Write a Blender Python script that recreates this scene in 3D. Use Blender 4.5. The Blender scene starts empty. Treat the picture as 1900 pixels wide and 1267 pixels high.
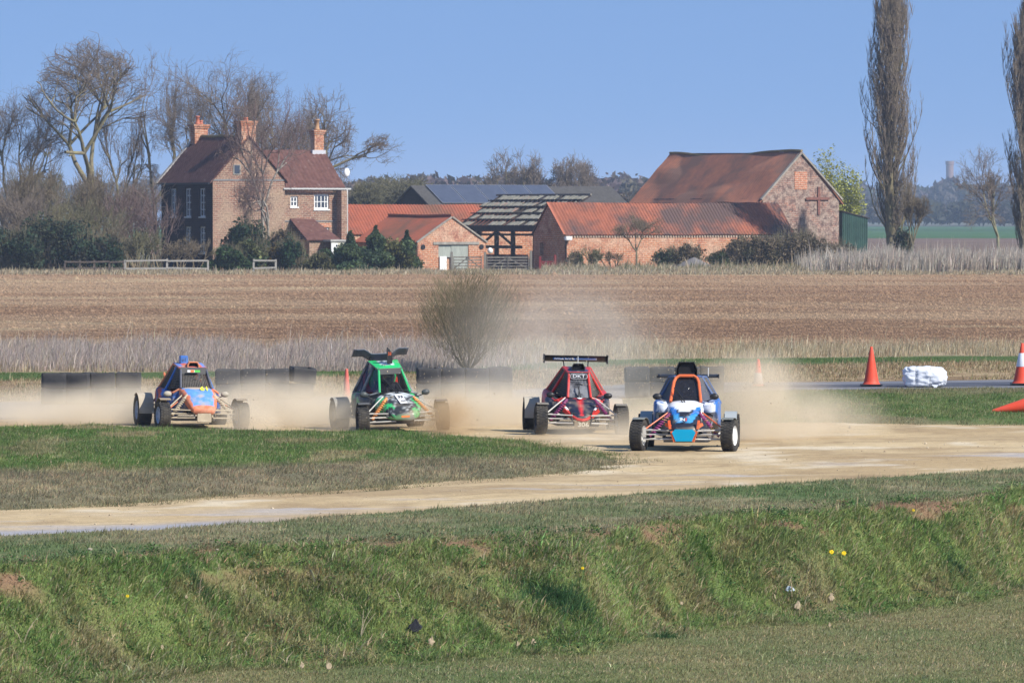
import bpy, bmesh, math, random
import numpy as np
from mathutils import Vector, Matrix, noise as mnoise
R = math.radians
random.seed(7); rng = np.random.default_rng(7)
scene = bpy.context.scene
col = bpy.data.collections.new("racing"); scene.collection.children.link(col)

# ------------------------------------------------------------------ camera
H = 3.76; FPX = 10556.0; HOR = 402.0          # eye height, focal length in px of the 1900 px frame, horizon row
cam = bpy.data.cameras.new("camera"); camo = bpy.data.objects.new("camera", cam); col.objects.link(camo)
cam.sensor_width = 36; cam.lens = 200; cam.clip_start = 1; cam.clip_end = 14000
camo.location = (0, 0, H); camo.rotation_euler = (R(90) - math.atan((633.5-HOR)/FPX), 0, 0)
cam.dof.use_dof = True; cam.dof.focus_distance = 96; cam.dof.aperture_fstop = 13
scene.camera = camo
# ------------------------------------------------------------------ light
SUN_EL, SUN_AZ = 39.0, 127.0                  # azimuth clockwise from +Y (view direction): behind the viewer, to the right
sd = Vector((math.sin(R(SUN_AZ))*math.cos(R(SUN_EL)), math.cos(R(SUN_AZ))*math.cos(R(SUN_EL)), math.sin(R(SUN_EL))))
w = bpy.data.worlds.new("World"); scene.world = w; w.use_nodes = True
nt = w.node_tree; bg = nt.nodes['Background']
sky = nt.nodes.new('ShaderNodeTexSky'); sky.sky_type = 'NISHITA'; sky.sun_disc = False
sky.sun_elevation = R(SUN_EL); sky.sun_rotation = R(SUN_AZ); sky.air_density = 1.0; sky.dust_density = 0.2; sky.ozone_density = 4.0; sky.altitude = 50
tcw = nt.nodes.new('ShaderNodeTexCoord'); vm = nt.nodes.new('ShaderNodeVectorMath'); vm.operation = 'ADD'; vm.inputs[1].default_value = (0, 0, .38)   # deep clear spring sky right down to the horizon
nt.links.new(tcw.outputs['Generated'], vm.inputs[0]); nt.links.new(vm.outputs[0], sky.inputs[0]); nt.links.new(sky.outputs[0], bg.inputs[0]); bg.inputs[1].default_value = 0.15
sl = bpy.data.lights.new("sun", 'SUN'); slo = bpy.data.objects.new("sun", sl); col.objects.link(slo)
sl.energy = 4.4; sl.angle = R(0.5); sl.color = (1, 0.95, 0.87)
slo.rotation_euler = sd.to_track_quat('Z', 'Y').to_euler()
scene.view_settings.view_transform = 'Standard'; scene.view_settings.look = 'None'
scene.view_settings.exposure = 0.5; scene.view_settings.gamma = 1.0
scene.render.engine = 'CYCLES'
cy = scene.cycles
cy.max_bounces = 6; cy.diffuse_bounces = 2; cy.glossy_bounces = 2; cy.transmission_bounces = 3; cy.transparent_max_bounces = 10
cy.volume_bounces = 2; cy.volume_step_rate = 1.5; cy.volume_max_steps = 128

DUSTK = 1.1
# ------------------------------------------------------------------ pixel helpers (for measuring the photograph)
def W(px, py, D): return Vector(((px-950)/FPX*D, D, H-(py-HOR)/FPX*D))
def G(px, py, z=0.0):
    D = FPX*(H-z)/(py-HOR); return Vector(((px-950)/FPX*D, D, z))

# ------------------------------------------------------------------ noise
def _hash(ix, iy, s):
    n = (ix*374761393 + iy*668265263 + s*1442695041) & 0xFFFFFFFF
    n = ((n ^ (n >> 13))*1274126177) & 0xFFFFFFFF
    return ((n ^ (n >> 16)) & 0xFFFF)/65535.0
def vnoise(x, y, s=0):
    x = np.asarray(x, float); y = np.asarray(y, float)
    ix = np.floor(x).astype(np.int64); iy = np.floor(y).astype(np.int64); fx = x-ix; fy = y-iy
    fx = fx*fx*(3-2*fx); fy = fy*fy*(3-2*fy)
    a = _hash(ix, iy, s); b = _hash(ix+1, iy, s); c = _hash(ix, iy+1, s); d = _hash(ix+1, iy+1, s)
    return (a*(1-fx)+b*fx)*(1-fy)+(c*(1-fx)+d*fx)*fy
def fbm(x, y, s=0, o=4):
    v = 0; a = 0.5; t = 0
    for k in range(o):
        v = v + a*vnoise(x*2**k, y*2**k, s+k*17); t += a; a *= 0.55
    return v/t
def sstep(a, b, x):
    t = np.clip((x-a)/(b-a), 0, 1); return t*t*(3-2*t)
def lerp3(c1, c2, m):
    c1 = np.asarray(c1, float); c2 = np.asarray(c2, float); m = np.asarray(m)[..., None]
    return c1*(1-m)+c2*m

# ------------------------------------------------------------------ objects
def tag(o, label=None, cat=None, group=None, kind=None):
    if label: o['label'] = label
    if cat: o['category'] = cat
    if group: o['group'] = group
    if kind: o['kind'] = kind
    return o
def empty(name, loc=(0, 0, 0), rz=0.0):
    o = bpy.data.objects.new(name, None); o.empty_display_size = .2; col.objects.link(o); o.location = loc; o.rotation_euler = (0, 0, rz); return o
def link(name, me, parent=None, m=None, smooth=False):
    o = bpy.data.objects.new(name, me); col.objects.link(o)
    if m is not None: me.materials.append(m)
    if parent is not None: o.parent = parent
    if smooth: me.polygons.foreach_set('use_smooth', np.ones(len(me.polygons), bool))
    return o
def npmesh(name, V, F, C=None, attr='col'):
    """V (n,3), F (m,k) equal-size faces"""
    V = np.asarray(V, np.float32); F = np.asarray(F, np.int32); me = bpy.data.meshes.new(name)
    me.vertices.add(len(V)); me.vertices.foreach_set('co', V.ravel())
    k = F.shape[1]; me.loops.add(F.size); me.loops.foreach_set('vertex_index', F.ravel())
    me.polygons.add(len(F)); me.polygons.foreach_set('loop_start', np.arange(0, F.size, k, dtype=np.int32))
    me.polygons.foreach_set('loop_total', np.full(len(F), k, np.int32))
    me.update(calc_edges=True)
    if C is not None:
        a = me.color_attributes.new(attr, 'FLOAT_COLOR', 'POINT')
        c4 = np.ones((len(V), 4), np.float32); c4[:, :3] = C; a.data.foreach_set('color', c4.ravel())
    return me
class MB:
    """collects simple solids into one mesh"""
    def __init__(s): s.v = []; s.f = []
    def add(s, vs, fs):
        n = len(s.v); s.v += [tuple(v) for v in vs]; s.f += [tuple(i+n for i in f) for f in fs]; return s
    def box(s, a, b):
        (x0, y0, z0), (x1, y1, z1) = a, b
        return s.add([(x0,y0,z0),(x1,y0,z0),(x1,y1,z0),(x0,y1,z0),(x0,y0,z1),(x1,y0,z1),(x1,y1,z1),(x0,y1,z1)],
                     [(0,3,2,1),(4,5,6,7),(0,1,5,4),(1,2,6,5),(2,3,7,6),(3,0,4,7)])
    def bar(s, p, q, wd=.1, ht=None, up=(0, 0, 1)):
        p = Vector(p); q = Vector(q); ht = ht or wd; d = (q-p).normalized(); u = Vector(up)
        if abs(d.dot(u)) > .98: u = Vector((0, 1, 0))
        a = d.cross(u).normalized()*wd/2; b = a.cross(d).normalized()*ht/2
        vs = [p-a-b, p+a-b, p+a+b, p-a+b, q-a-b, q+a-b, q+a+b, q-a+b]
        return s.add(vs, [(0,1,2,3),(7,6,5,4),(0,4,5,1),(1,5,6,2),(2,6,7,3),(3,7,4,0)])
    def tube(s, pts, r, n=8, cap=True):
        pts = [Vector(p) for p in pts]; m = len(pts); rs = r if isinstance(r, (list, tuple)) else [r]*m
        d = (pts[1]-pts[0]).normalized(); u = Vector((0, 0, 1)) if abs(d.z) < .9 else Vector((1, 0, 0)); a = d.cross(u).normalized(); vs = []; fs = []
        for i, p in enumerate(pts):
            t = (pts[min(i+1, m-1)]-pts[max(i-1, 0)]).normalized(); a = (a-t*a.dot(t)).normalized(); b = t.cross(a)
            for k in range(n):
                an = 2*math.pi*k/n; vs.append(p+(a*math.cos(an)+b*math.sin(an))*rs[i])
        for i in range(m-1):
            for k in range(n):
                k2 = (k+1) % n; fs.append((i*n+k, i*n+k2, (i+1)*n+k2, (i+1)*n+k))
        if cap: fs.append(tuple(range(n))[::-1]); fs.append(tuple((m-1)*n+k for k in range(n)))
        return s.add(vs, fs)
    def lathe(s, prof, origin=(0, 0, 0), axis='z', n=24):
        vs = []; fs = []; m = len(prof); o = Vector(origin)
        for k in range(n):
            an = 2*math.pi*k/n; c, sn = math.cos(an), math.sin(an)
            for (r, h) in prof:
                if axis == 'z': v = (r*c, r*sn, h)
                elif axis == 'x': v = (h, r*c, r*sn)
                else: v = (r*c, h, r*sn)
                vs.append(o+Vector(v))
        for k in range(n):
            k2 = (k+1) % n
            for i in range(m-1): fs.append((k*m+i, k2*m+i, k2*m+i+1, k*m+i+1))
        return s.add(vs, fs)
    def ball(s, c, r, nu=12, nv=8):
        rr = r if isinstance(r, (tuple, list)) else (r, r, r); vs = []; fs = []
        for i in range(nv+1):
            th = math.pi*i/nv
            for k in range(nu):
                an = 2*math.pi*k/nu; vs.append((c[0]+rr[0]*math.sin(th)*math.cos(an), c[1]+rr[1]*math.sin(th)*math.sin(an), c[2]+rr[2]*math.cos(th)))
        for i in range(nv):
            for k in range(nu): k2 = (k+1) % nu; fs.append((i*nu+k, (i+1)*nu+k, (i+1)*nu+k2, i*nu+k2))
        return s.add(vs, fs)
    def build(s, name, m, parent=None, smooth=False, bevel=0, solid=0):
        me = bpy.data.meshes.new(name); me.from_pydata(s.v, [], s.f)
        bm = bmesh.new(); bm.from_mesh(me)
        if solid: bmesh.ops.solidify(bm, geom=bm.faces[:], thickness=solid)
        if bevel:
            bmesh.ops.remove_doubles(bm, verts=bm.verts, dist=1e-5)
            es = [e for e in bm.edges if len(e.link_faces) == 2 and e.calc_face_angle(0) > .6]
            bmesh.ops.bevel(bm, geom=es, offset=bevel, segments=2, affect='EDGES', clamp_overlap=True)
        bmesh.ops.recalc_face_normals(bm, faces=bm.faces)
        bm.to_mesh(me); bm.free()
        return link(name, me, parent, m, smooth)
def copy_tree(o, parent=None):
    c = o.copy(); col.objects.link(c)
    if parent is not None: c.parent = parent
    for ch in [x for x in o.children]: copy_tree(ch, c)
    return c

# ------------------------------------------------------------------ materials
MATS = {}
def mat(name, base=(.5,.5,.5), c2=None, scale=4, rough=.85, metal=0, bump=0, bscale=None, c3=None, c3lo=.6, c3hi=.75, c3scale=None, stretch=(1,1,1),
        attr=None, spec=.3, attrmul=.25, coord='Object', detail=5, bdist=.02, coat=0, trans=0, lo=.35, hi=.65):
    if name in MATS: return MATS[name]
    m = bpy.data.materials.new(name); m.use_nodes = True; n = m.node_tree.nodes; l = m.node_tree.links; b = n['Principled BSDF']
    b.inputs['Roughness'].default_value = rough; b.inputs['Metallic'].default_value = metal; b.inputs['Specular IOR Level'].default_value = spec
    if coat: b.inputs['Coat Weight'].default_value = coat; b.inputs['Coat Roughness'].default_value = .15
    tc = n.new('ShaderNodeTexCoord'); mp = n.new('ShaderNodeMapping'); l.new(tc.outputs[coord], mp.inputs[0]); mp.inputs['Scale'].default_value = stretch
    def nz(sc, det=detail):
        t = n.new('ShaderNodeTexNoise'); t.inputs['Scale'].default_value = sc; t.inputs['Detail'].default_value = det; t.inputs['Roughness'].default_value = .6; l.new(mp.outputs[0], t.inputs[0]); return t
    def ramp(t, lo, hi):
        r = n.new('ShaderNodeMapRange'); r.inputs[1].default_value = lo; r.inputs[2].default_value = hi; l.new(t.outputs[0], r.inputs[0]); return r
    out = None
    if attr:
        a = n.new('ShaderNodeAttribute'); a.attribute_name = attr; out = a.outputs['Color']
        if attrmul:
            r = ramp(nz(scale), .25, .75); r.inputs[3].default_value = 1-attrmul; r.inputs[4].default_value = 1+attrmul
            mx = n.new('ShaderNodeVectorMath'); mx.operation = 'SCALE'; l.new(out, mx.inputs[0]); l.new(r.outputs[0], mx.inputs['Scale']); out = mx.outputs[0]
    elif c2 is not None:
        mx = n.new('ShaderNodeMix'); mx.data_type = 'RGBA'; mx.inputs[6].default_value = (*base, 1); mx.inputs[7].default_value = (*c2, 1)
        l.new(ramp(nz(scale), lo, hi).outputs[0], mx.inputs[0]); out = mx.outputs[2]
    else: b.inputs['Base Color'].default_value = (*base, 1)
    if c3 is not None:
        mx = n.new('ShaderNodeMix'); mx.data_type = 'RGBA'
        if out is not None: l.new(out, mx.inputs[6])
        else: mx.inputs[6].default_value = (*base, 1)
        mx.inputs[7].default_value = (*c3, 1); l.new(ramp(nz(c3scale or scale*.37, 8), c3lo, c3hi).outputs[0], mx.inputs[0]); out = mx.outputs[2]
    if out is not None: l.new(out, b.inputs['Base Color'])
    if bump:
        bp = n.new('ShaderNodeBump'); bp.inputs['Strength'].default_value = bump; bp.inputs['Distance'].default_value = bdist
        l.new(nz(bscale or scale*2).outputs[0], bp.inputs['Height']); l.new(bp.outputs[0], b.inputs['Normal'])
    if trans:
        tb = n.new('ShaderNodeBsdfTransparent'); ms = n.new('ShaderNodeMixShader'); ms.inputs[0].default_value = trans
        l.new(b.outputs[0], ms.inputs[1]); l.new(tb.outputs[0], ms.inputs[2]); l.new(ms.outputs[0], n['Material Output'].inputs[0])
    MATS[name] = m; return m
def brick(name, c1, c2, mortar, patch=None, plo=.5, phi=.6, pscale=.5, patch2=None, scale=1.0):
    if name in MATS: return MATS[name]
    m = bpy.data.materials.new(name); m.use_nodes = True; n = m.node_tree.nodes; l = m.node_tree.links; b = n['Principled BSDF']
    b.inputs['Roughness'].default_value = .9; b.inputs['Specular IOR Level'].default_value = .2
    tc = n.new('ShaderNodeTexCoord'); sp = n.new('ShaderNodeSeparateXYZ'); l.new(tc.outputs['Object'], sp.inputs[0])
    ad = n.new('ShaderNodeMath'); l.new(sp.outputs[0], ad.inputs[0]); l.new(sp.outputs[1], ad.inputs[1])
    cb = n.new('ShaderNodeCombineXYZ'); l.new(ad.outputs[0], cb.inputs[0]); l.new(sp.outputs[2], cb.inputs[1])
    br = n.new('ShaderNodeTexBrick'); l.new(cb.outputs[0], br.inputs[0]); br.inputs['Scale'].default_value = 1/scale
    br.inputs['Brick Width'].default_value = .45; br.inputs['Row Height'].default_value = .15; br.inputs['Mortar Size'].default_value = .022
    br.inputs['Color1'].default_value = (*c1, 1); br.inputs['Color2'].default_value = (*c2, 1); br.inputs['Mortar'].default_value = (*mortar, 1)
    out = br.outputs[0]
    def over(out, c, lo, hi, sc, seed):
        t = n.new('ShaderNodeTexNoise'); t.inputs['Scale'].default_value = sc; t.inputs['Detail'].default_value = 8; t.inputs['Roughness'].default_value = .65
        mp = n.new('ShaderNodeMapping'); mp.inputs['Location'].default_value = (seed, seed*2, 0); l.new(tc.outputs['Object'], mp.inputs[0]); l.new(mp.outputs[0], t.inputs[0])
        r = n.new('ShaderNodeMapRange'); r.inputs[1].default_value = lo; r.inputs[2].default_value = hi; l.new(t.outputs[0], r.inputs[0])
        mx = n.new('ShaderNodeMix'); mx.data_type = 'RGBA'; l.new(out, mx.inputs[6]); mx.inputs[7].default_value = (*c, 1); l.new(r.outputs[0], mx.inputs[0]); return mx.outputs[2]
    if patch: out = over(out, patch, plo, phi, pscale, 3.3)
    if patch2: out = over(out, patch2, plo+.03, phi+.05, pscale*2.7, 9.1)
    t = n.new('ShaderNodeTexNoise'); t.inputs['Scale'].default_value = 9; t.inputs['Detail'].default_value = 3; l.new(tc.outputs['Object'], t.inputs[0])
    r = n.new('ShaderNodeMapRange'); r.inputs[1].default_value = .3; r.inputs[2].default_value = .7; r.inputs[3].default_value = .6; r.inputs[4].default_value = 1.4; l.new(t.outputs[0], r.inputs[0])
    mu = n.new('ShaderNodeVectorMath'); mu.operation = 'SCALE'; l.new(out, mu.inputs[0]); l.new(r.outputs[0], mu.inputs['Scale'])
    l.new(mu.outputs[0], b.inputs['Base Color']); MATS[name] = m; return m
# ================================================================== THE LAND
def xprof(pts, ext=200):
    P = [G(*p) for p in pts]; xs = [p.x for p in P]; ys = [p.y for p in P]
    s0 = (ys[1]-ys[0])/(xs[1]-xs[0])*.5; s1 = (ys[-1]-ys[-2])/(xs[-1]-xs[-2])*.5
    xs = [xs[0]-40]+xs+[xs[-1]+40]; ys = [ys[0]-s0*40]+ys+[ys[-1]+s1*40]
    return lambda x: np.interp(x, xs, ys)
BANK = xprof([(-60,1068),(0,1062),(250,1042),(450,1024),(700,1018),(960,1006),(1080,1004),(1200,982),(1330,968),(1500,962),(1650,946),(1780,936),(1900,915),(1960,905)])
TRK = xprof([(-60,996),(0,993),(250,985),(450,972),(640,957),(960,934),(1240,913),(1400,902),(1550,890),(1750,880),(1900,869),(1960,866)])
def axis(lo, hi, step, far):
    c = list(np.arange(lo, hi+1e-6, step)); s = step; a = lo; left = []
    while a > -far: s *= 1.35; a -= s; left.append(a)
    s = step; a = hi; right = []
    while a < far: s *= 1.35; a += s; right.append(a)
    return np.array(left[::-1]+c+right)
def verge_h(x, y):
    d = y-BANK(x)+(.5*fbm(x*.45, y*.7, 5, 3)-.25)*.28
    z = -1.12*sstep(.1, 2.35, -d)+.055*(fbm(x*1.6, y*1.6, 11, 4)-.5)*sstep(.5, -.5, d-.2)+.05*np.exp(-((d-.2)/.5)**2)
    z = z+.03*(fbm(x*2.1, y*2.1, 21, 3)-.5)
    e = TRK(x)+.25*(fbm(x*1.3, y*.6, 31, 3)-.5)*2-y      # distance inside the verge from the track edge
    return z+.05*sstep(-.1, .5, e)-.03-.05*sstep(.1, -.5, e)
GREEN = (.135,.205,.058); GREEN2 = (.200,.250,.080); DARKG = (.085,.145,.045); DRY = (.27,.215,.115); SOIL = (.20,.125,.075); OLIVE = (.115,.118,.055); STRAW = (.42,.35,.21)
def soilm(x, y, d): return sstep(.49, .58, fbm(x*1.5, d*2.2, 45, 5))*np.clip(1.25*np.exp(-((d+.25)/.6)**2), 0, 1)
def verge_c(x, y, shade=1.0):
    d = y-BANK(x); n1 = fbm(x*.9, y*.5, 41); n2 = fbm(x*2.7, y*1.8, 42); n3 = fbm(x*.35, y*.22, 43)
    top = lerp3((.135,.155,.070), (.215,.195,.110), sstep(.35, .7, n1)); top = lerp3(top, (.095,.145,.052), sstep(.48, .68, n3)*.8)
    top = lerp3(top, STRAW, sstep(.66, .78, n2)*.5)
    bank = lerp3(GREEN, GREEN2, sstep(.3, .7, n2)); bank = lerp3(bank, DARKG, sstep(.55, .7, n1)*.6)
    bank = lerp3(bank, DRY, sstep(.50, .70, fbm(x*1.1+3, y*1.5, 44, 5))*.6*sstep(-.4, -1.5, d))
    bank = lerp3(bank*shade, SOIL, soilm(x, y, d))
    foot = lerp3((.145,.165,.068), (.195,.185,.085), sstep(.3, .7, n1)); foot = lerp3(foot, (.110,.150,.050), sstep(.45, .65, n3)*.7)
    c = lerp3(bank, top, sstep(-.15, .25, d+.3*(n2-.5)))
    c = lerp3(c, foot, sstep(-2.6, -3.3, d+(n2-.5)))
    return c
GRASSM = mat('grass_ground', attr='col', scale=30, attrmul=.35, rough=.95, spec=.1, bump=.6, bscale=25, bdist=.03)
def heightgrid(name, xs, ys, hf, cf, m, keep=None):
    X, Y = np.meshgrid(xs, ys); Z = hf(X, Y); nx, ny = len(xs), len(ys)
    V = np.stack([X, Y, Z], -1).reshape(-1, 3); C = cf(X, Y).reshape(-1, 3) if cf else None
    i = np.arange(nx-1)[None, :]+np.arange(ny-1)[:, None]*nx; F = np.stack([i, i+1, i+nx+1, i+nx], -1)
    if keep is not None:
        k = keep(X, Y); k = k[:-1, :-1] | k[1:, :-1] | k[:-1, 1:] | k[1:, 1:]; F = F[k]
        used = np.unique(F); remap = np.zeros(len(V), np.int64); remap[used] = np.arange(len(used)); V = V[used]; C = C[used] if C is not None else None; F = remap[F]
    return link(name, npmesh(name, V, F.reshape(-1, 4), C), None, m, True)
vx = axis(-9, 10, .13, 260); vy = np.concatenate([[-60,-40,-20,0,15,28,38,45,50], np.arange(53, 88, .13), np.arange(88, 125, 1.0)])
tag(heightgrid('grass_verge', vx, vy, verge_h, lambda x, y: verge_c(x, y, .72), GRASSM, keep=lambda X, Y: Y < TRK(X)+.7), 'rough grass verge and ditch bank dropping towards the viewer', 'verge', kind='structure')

# base ground out to the horizon
def flat(name, poly, z, m, cf=None):
    me = bpy.data.meshes.new(name); me.from_pydata([(p[0], p[1], z) for p in poly], [], [tuple(range(len(poly)))]); return tag(link(name, me, None, m), kind='structure')
flat('ground', [(-2500,86),(2500,86),(2500,6200),(-2500,6200)], -.05,
     mat('land', (.16,.13,.085), (.09,.105,.045), scale=.02, rough=.95, spec=.1, bump=.3, bscale=.5))
# ploughed field
fm = mat('ploughed_soil', attr='col', scale=3.2, attrmul=.22, rough=.98, spec=.05, bump=1, bscale=4, bdist=.4, detail=9)
def field_c(x, y):
    b = fbm(x*.035+5, y*.085, 55, 5); c = lerp3((.235,.145,.088), (.345,.240,.152), sstep(.32, .62, b)); c = lerp3(c, (.42,.33,.205), sstep(.58, .72, fbm(x*.05, y*.16, 56, 5))*.7)
    c = lerp3(c, (.21,.125,.08), sstep(.56, .74, fbm(x*.03, y*.11, 57, 4))*.5); tram = np.exp(-((np.abs((y-.02*x) % 24-12)-.9)/.35)**2)
    return lerp3(c, (.18,.12,.08), tram*.25)
def field_h(x, y):
    return .02*np.abs(np.sin((y+.02*x)*math.pi/1.7))*(.5+fbm(x*.3, y*.3, 51, 3))+.13*(fbm(x*1.3, y*1.2, 52, 4)-.5)-.02
fx = axis(-38, 38, .8, 350); fy = np.concatenate([np.arange(161, 200, .42), np.arange(200, 262, .6), np.arange(262, 372, 1.0)])
tag(heightgrid('ploughed_field', fx, fy, lambda x, y: field_h(x, y)*sstep(371, 366, y)*sstep(160, 164, y)+.01, field_c, fm), 'brown ploughed field behind the track', 'field', kind='structure')
# far fields
flat('green_field', [(60,1000),(2400,1000),(2400,2150),(-900,2150),(-100,1000)], -.03, mat('crop', (.045,.115,.035), (.07,.14,.05), scale=.01, rough=.95, spec=.05))
flat('brown_field', [(22,520),(2400,520),(2400,985),(60,985)], -.03, mat('far_soil', (.15,.10,.075), (.19,.14,.10), scale=.03, rough=.95, spec=.05))
# track: pale stony dirt
def dirt_c(x, y):
    n = fbm(x*.35, y*.16, 61); n2 = fbm(x*1.4, y*.5, 62, 5); c = lerp3((.43,.315,.175), (.55,.425,.25), sstep(.3, .7, n))
    c = lerp3(c, (.31,.22,.125), sstep(.54, .74, n2)*.6)
    c = lerp3(c, (.30,.215,.125), sstep(.55, .68, fbm(x*.12+3, (y-.35*x)*1.3, 67))*.45)
    c = lerp3(c, (.66,.57,.42), sstep(.64, .76, fbm(x*.8, y*.55, 63))*.7)
    c = lerp3(c, (.27,.19,.11), np.clip(ruts(x, y)*.45, 0, .6))
    e = y-TRK(x)                                           # strips of bare bluish tarmac showing through near the edge
    s = sstep(.50, .62, fbm(x*.22+7, y*1.1, 64))*np.exp(-((e-2.0-1.2*sstep(-6, 8, x)*2)/1.5)**2)
    c = lerp3(c, (.42,.40,.40), np.clip(s, 0, 1)*.8)
    s2 = np.exp(-((e-.35)/.85)**2)*sstep(-2.2, -3.9, x+.8*(n2-.5)*2)
    return lerp3(c, (.33,.335,.37), np.clip(s2*1.2, 0, 1)*.9)
DIRTM = mat('track_dirt', attr='col', scale=5, attrmul=.16, rough=.97, spec=.08, bump=.7, bscale=14, bdist=.03)
def ruts(x, y):
    e = y-TRK(x)+.5*(fbm(x*.15, x*0, 68, 2)-.5); return sum(np.exp(-((e-q-.25*np.sin(x*.11+q))/.16)**2)*a for q, a in ((2.3,.7),(3.6,.8),(5.3,.6),(6.7,1.),(8.4,.7),(9.9,.8),(12.5,.6),(14.1,.7)))*sstep(.35, .6, fbm(x*.3, y*.5, 69))
def dirt_h(x, y): return -.025*ruts(x, y)+.035*(fbm(x*.7, y*.35, 65, 4)-.5)+.012*(fbm(x*3, y*1.3, 66, 3)-.5)
tag(heightgrid('dirt_track', axis(-12, 14, .2, 60), np.arange(55, 118, .25), dirt_h, dirt_c, DIRTM, keep=lambda X, Y: Y > TRK(X)-.9), kind='structure')

# mounded grass patches
def inside_sd(poly):
    P = np.array([[p.x, p.y] for p in poly])
    def f(x, y):
        x = np.asarray(x, float); y = np.asarray(y, float); best = np.full(x.shape, 1e9); ins = np.zeros(x.shape, bool)
        for a, b in zip(P, np.roll(P, -1, 0)):
            e = b-a; wx = x-a[0]; wy = y-a[1]; t = np.clip((wx*e[0]+wy*e[1])/(e@e), 0, 1)
            best = np.minimum(best, np.hypot(wx-t*e[0], wy-t*e[1]))
            if a[1] != b[1]:
                c = ((a[1] > y) != (b[1] > y)) & (x < (b[0]-a[0])*(y-a[1])/(b[1]-a[1])+a[0]); ins ^= c
        return np.where(ins, best, -best)
    return f
ISL = inside_sd([G(*p) for p in [(-420,798),(0,798),(250,796),(430,803),(600,808),(760,808),(900,812),(1000,818),(1090,830),(1170,842),(1250,857),(1160,870),(1000,886),(800,903),(500,921),(200,941),(0,950),(-420,960)]])
def isl_sd(x, y): return ISL(x, y)+.35*(fbm(x*1.1, y*.5, 71, 3)-.5)*2
def isl_h(x, y):
    s = isl_sd(x, y); return .17*sstep(-.1, 2.4, s)+.04*(fbm(x*1.2, y*.6, 72)-.5)*sstep(0, 1, s)-.03-.04*sstep(0, -.4, s)
def isl_c(x, y):
    s = ISL(x, y); n1 = fbm(x*.8, y*.35, 73); n2 = fbm(x*2.4, y*1.1, 74)
    c = lerp3((.075,.135,.032), (.120,.170,.048), sstep(.3, .7, n2)); c = lerp3(c, (.27,.22,.12), sstep(.56, .66, n1)*.8); c = lerp3(c, (.10,.13,.045), sstep(.45, .65, fbm(x*.3, y*.2, 79))*.5)
    yy = sstep(82.8, 79.6, y+2.5*(n1-.5)-1.0*np.clip(x+5, 0, 12))
    c = lerp3(c, lerp3((.175,.150,.095), (.235,.195,.12), sstep(.35, .65, n2)), np.clip(yy*1.1, 0, 1)*.9)
    c = lerp3(c, (.155,.145,.07), sstep(1.2, .0, s)*.6)
    return lerp3(c, STRAW, sstep(.68, .8, n2)*.4)
tag(heightgrid('grass_island', axis(-14, 3, .14, 30), np.arange(72, 105, .2), isl_h, isl_c, GRASSM, keep=lambda X, Y: (isl_sd(X, Y) > -.5)), 'low grass mound between the two legs of the track', 'grass mound', kind='structure')
STR = inside_sd([G(*p) for p in [(980,752),(1150,742),(1400,728),(1650,724),(1960,722),(2600,720),(2600,792),(1900,789),(1700,789),(1500,786),(1380,788),(1200,790),(1040,775)]])
def str_sd(x, y): return STR(x, y)+.35*(fbm(x*1.1, y*.5, 75, 3)-.5)*2
def str_h(x, y): s = str_sd(x, y); return .10*sstep(-.1, 1.6, s)+.03*(fbm(x*1.2, y*.6, 76)-.5)-.03-.03*sstep(0, -.4, s)
def str_c(x, y):
    n1 = fbm(x*.5, y*.3, 77); n2 = fbm(x*2.2, y*.8, 78); c = lerp3((.080,.130,.036), (.14,.17,.06), sstep(.35, .65, n2)); c = lerp3(c, (.19,.165,.09), sstep(.52, .68, n1)*.8)
    return lerp3(c, (.25,.21,.13), sstep(.9, .0, STR(x, y))*.6)
tag(heightgrid('grass_strip', axis(0, 13, .16, 25), np.arange(99, 131, .2), str_h, str_c, GRASSM, keep=lambda X, Y: (str_sd(X, Y) > -.5) & (X > -.5)), 'green grass strip between tarmac lane and dirt track', 'grass', kind='structure')
# tarmac lane, diagonal along the far side
TM = mat('tarmac', (.15,.155,.18), (.20,.20,.215), scale=1.2, rough=.9, spec=.15, bump=.2, bscale=40, c3=(.33,.31,.28), c3scale=.5, c3lo=.55, c3hi=.75)
TM2 = mat('tarmac_wheel_strip', (.065,.072,.095), (.105,.11,.13), scale=1.0, rough=.85, spec=.2, bump=.2, bscale=40)
def strip(name, top, bot, z, m): return flat(name, [G(*p) for p in top]+[G(*p) for p in bot][::-1], z, m)
strip('tarmac_lane', [(-600,747),(0,747),(400,741),(700,736),(1000,722),(1240,711),(1500,710),(1900,705),(2600,702)], [(-600,782),(0,779),(400,775),(700,768),(1000,752),(1240,731),(1500,724.5),(1900,723),(2600,720)], .012, TM)
strip('lane_wheel_strip', [(1100,722),(1300,716.5),(1560,714.5),(1900,709.5),(2600,706)], [(1100,727),(1300,721),(1560,719.5),(1900,716.5),(2600,713)], .018, TM2)
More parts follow.
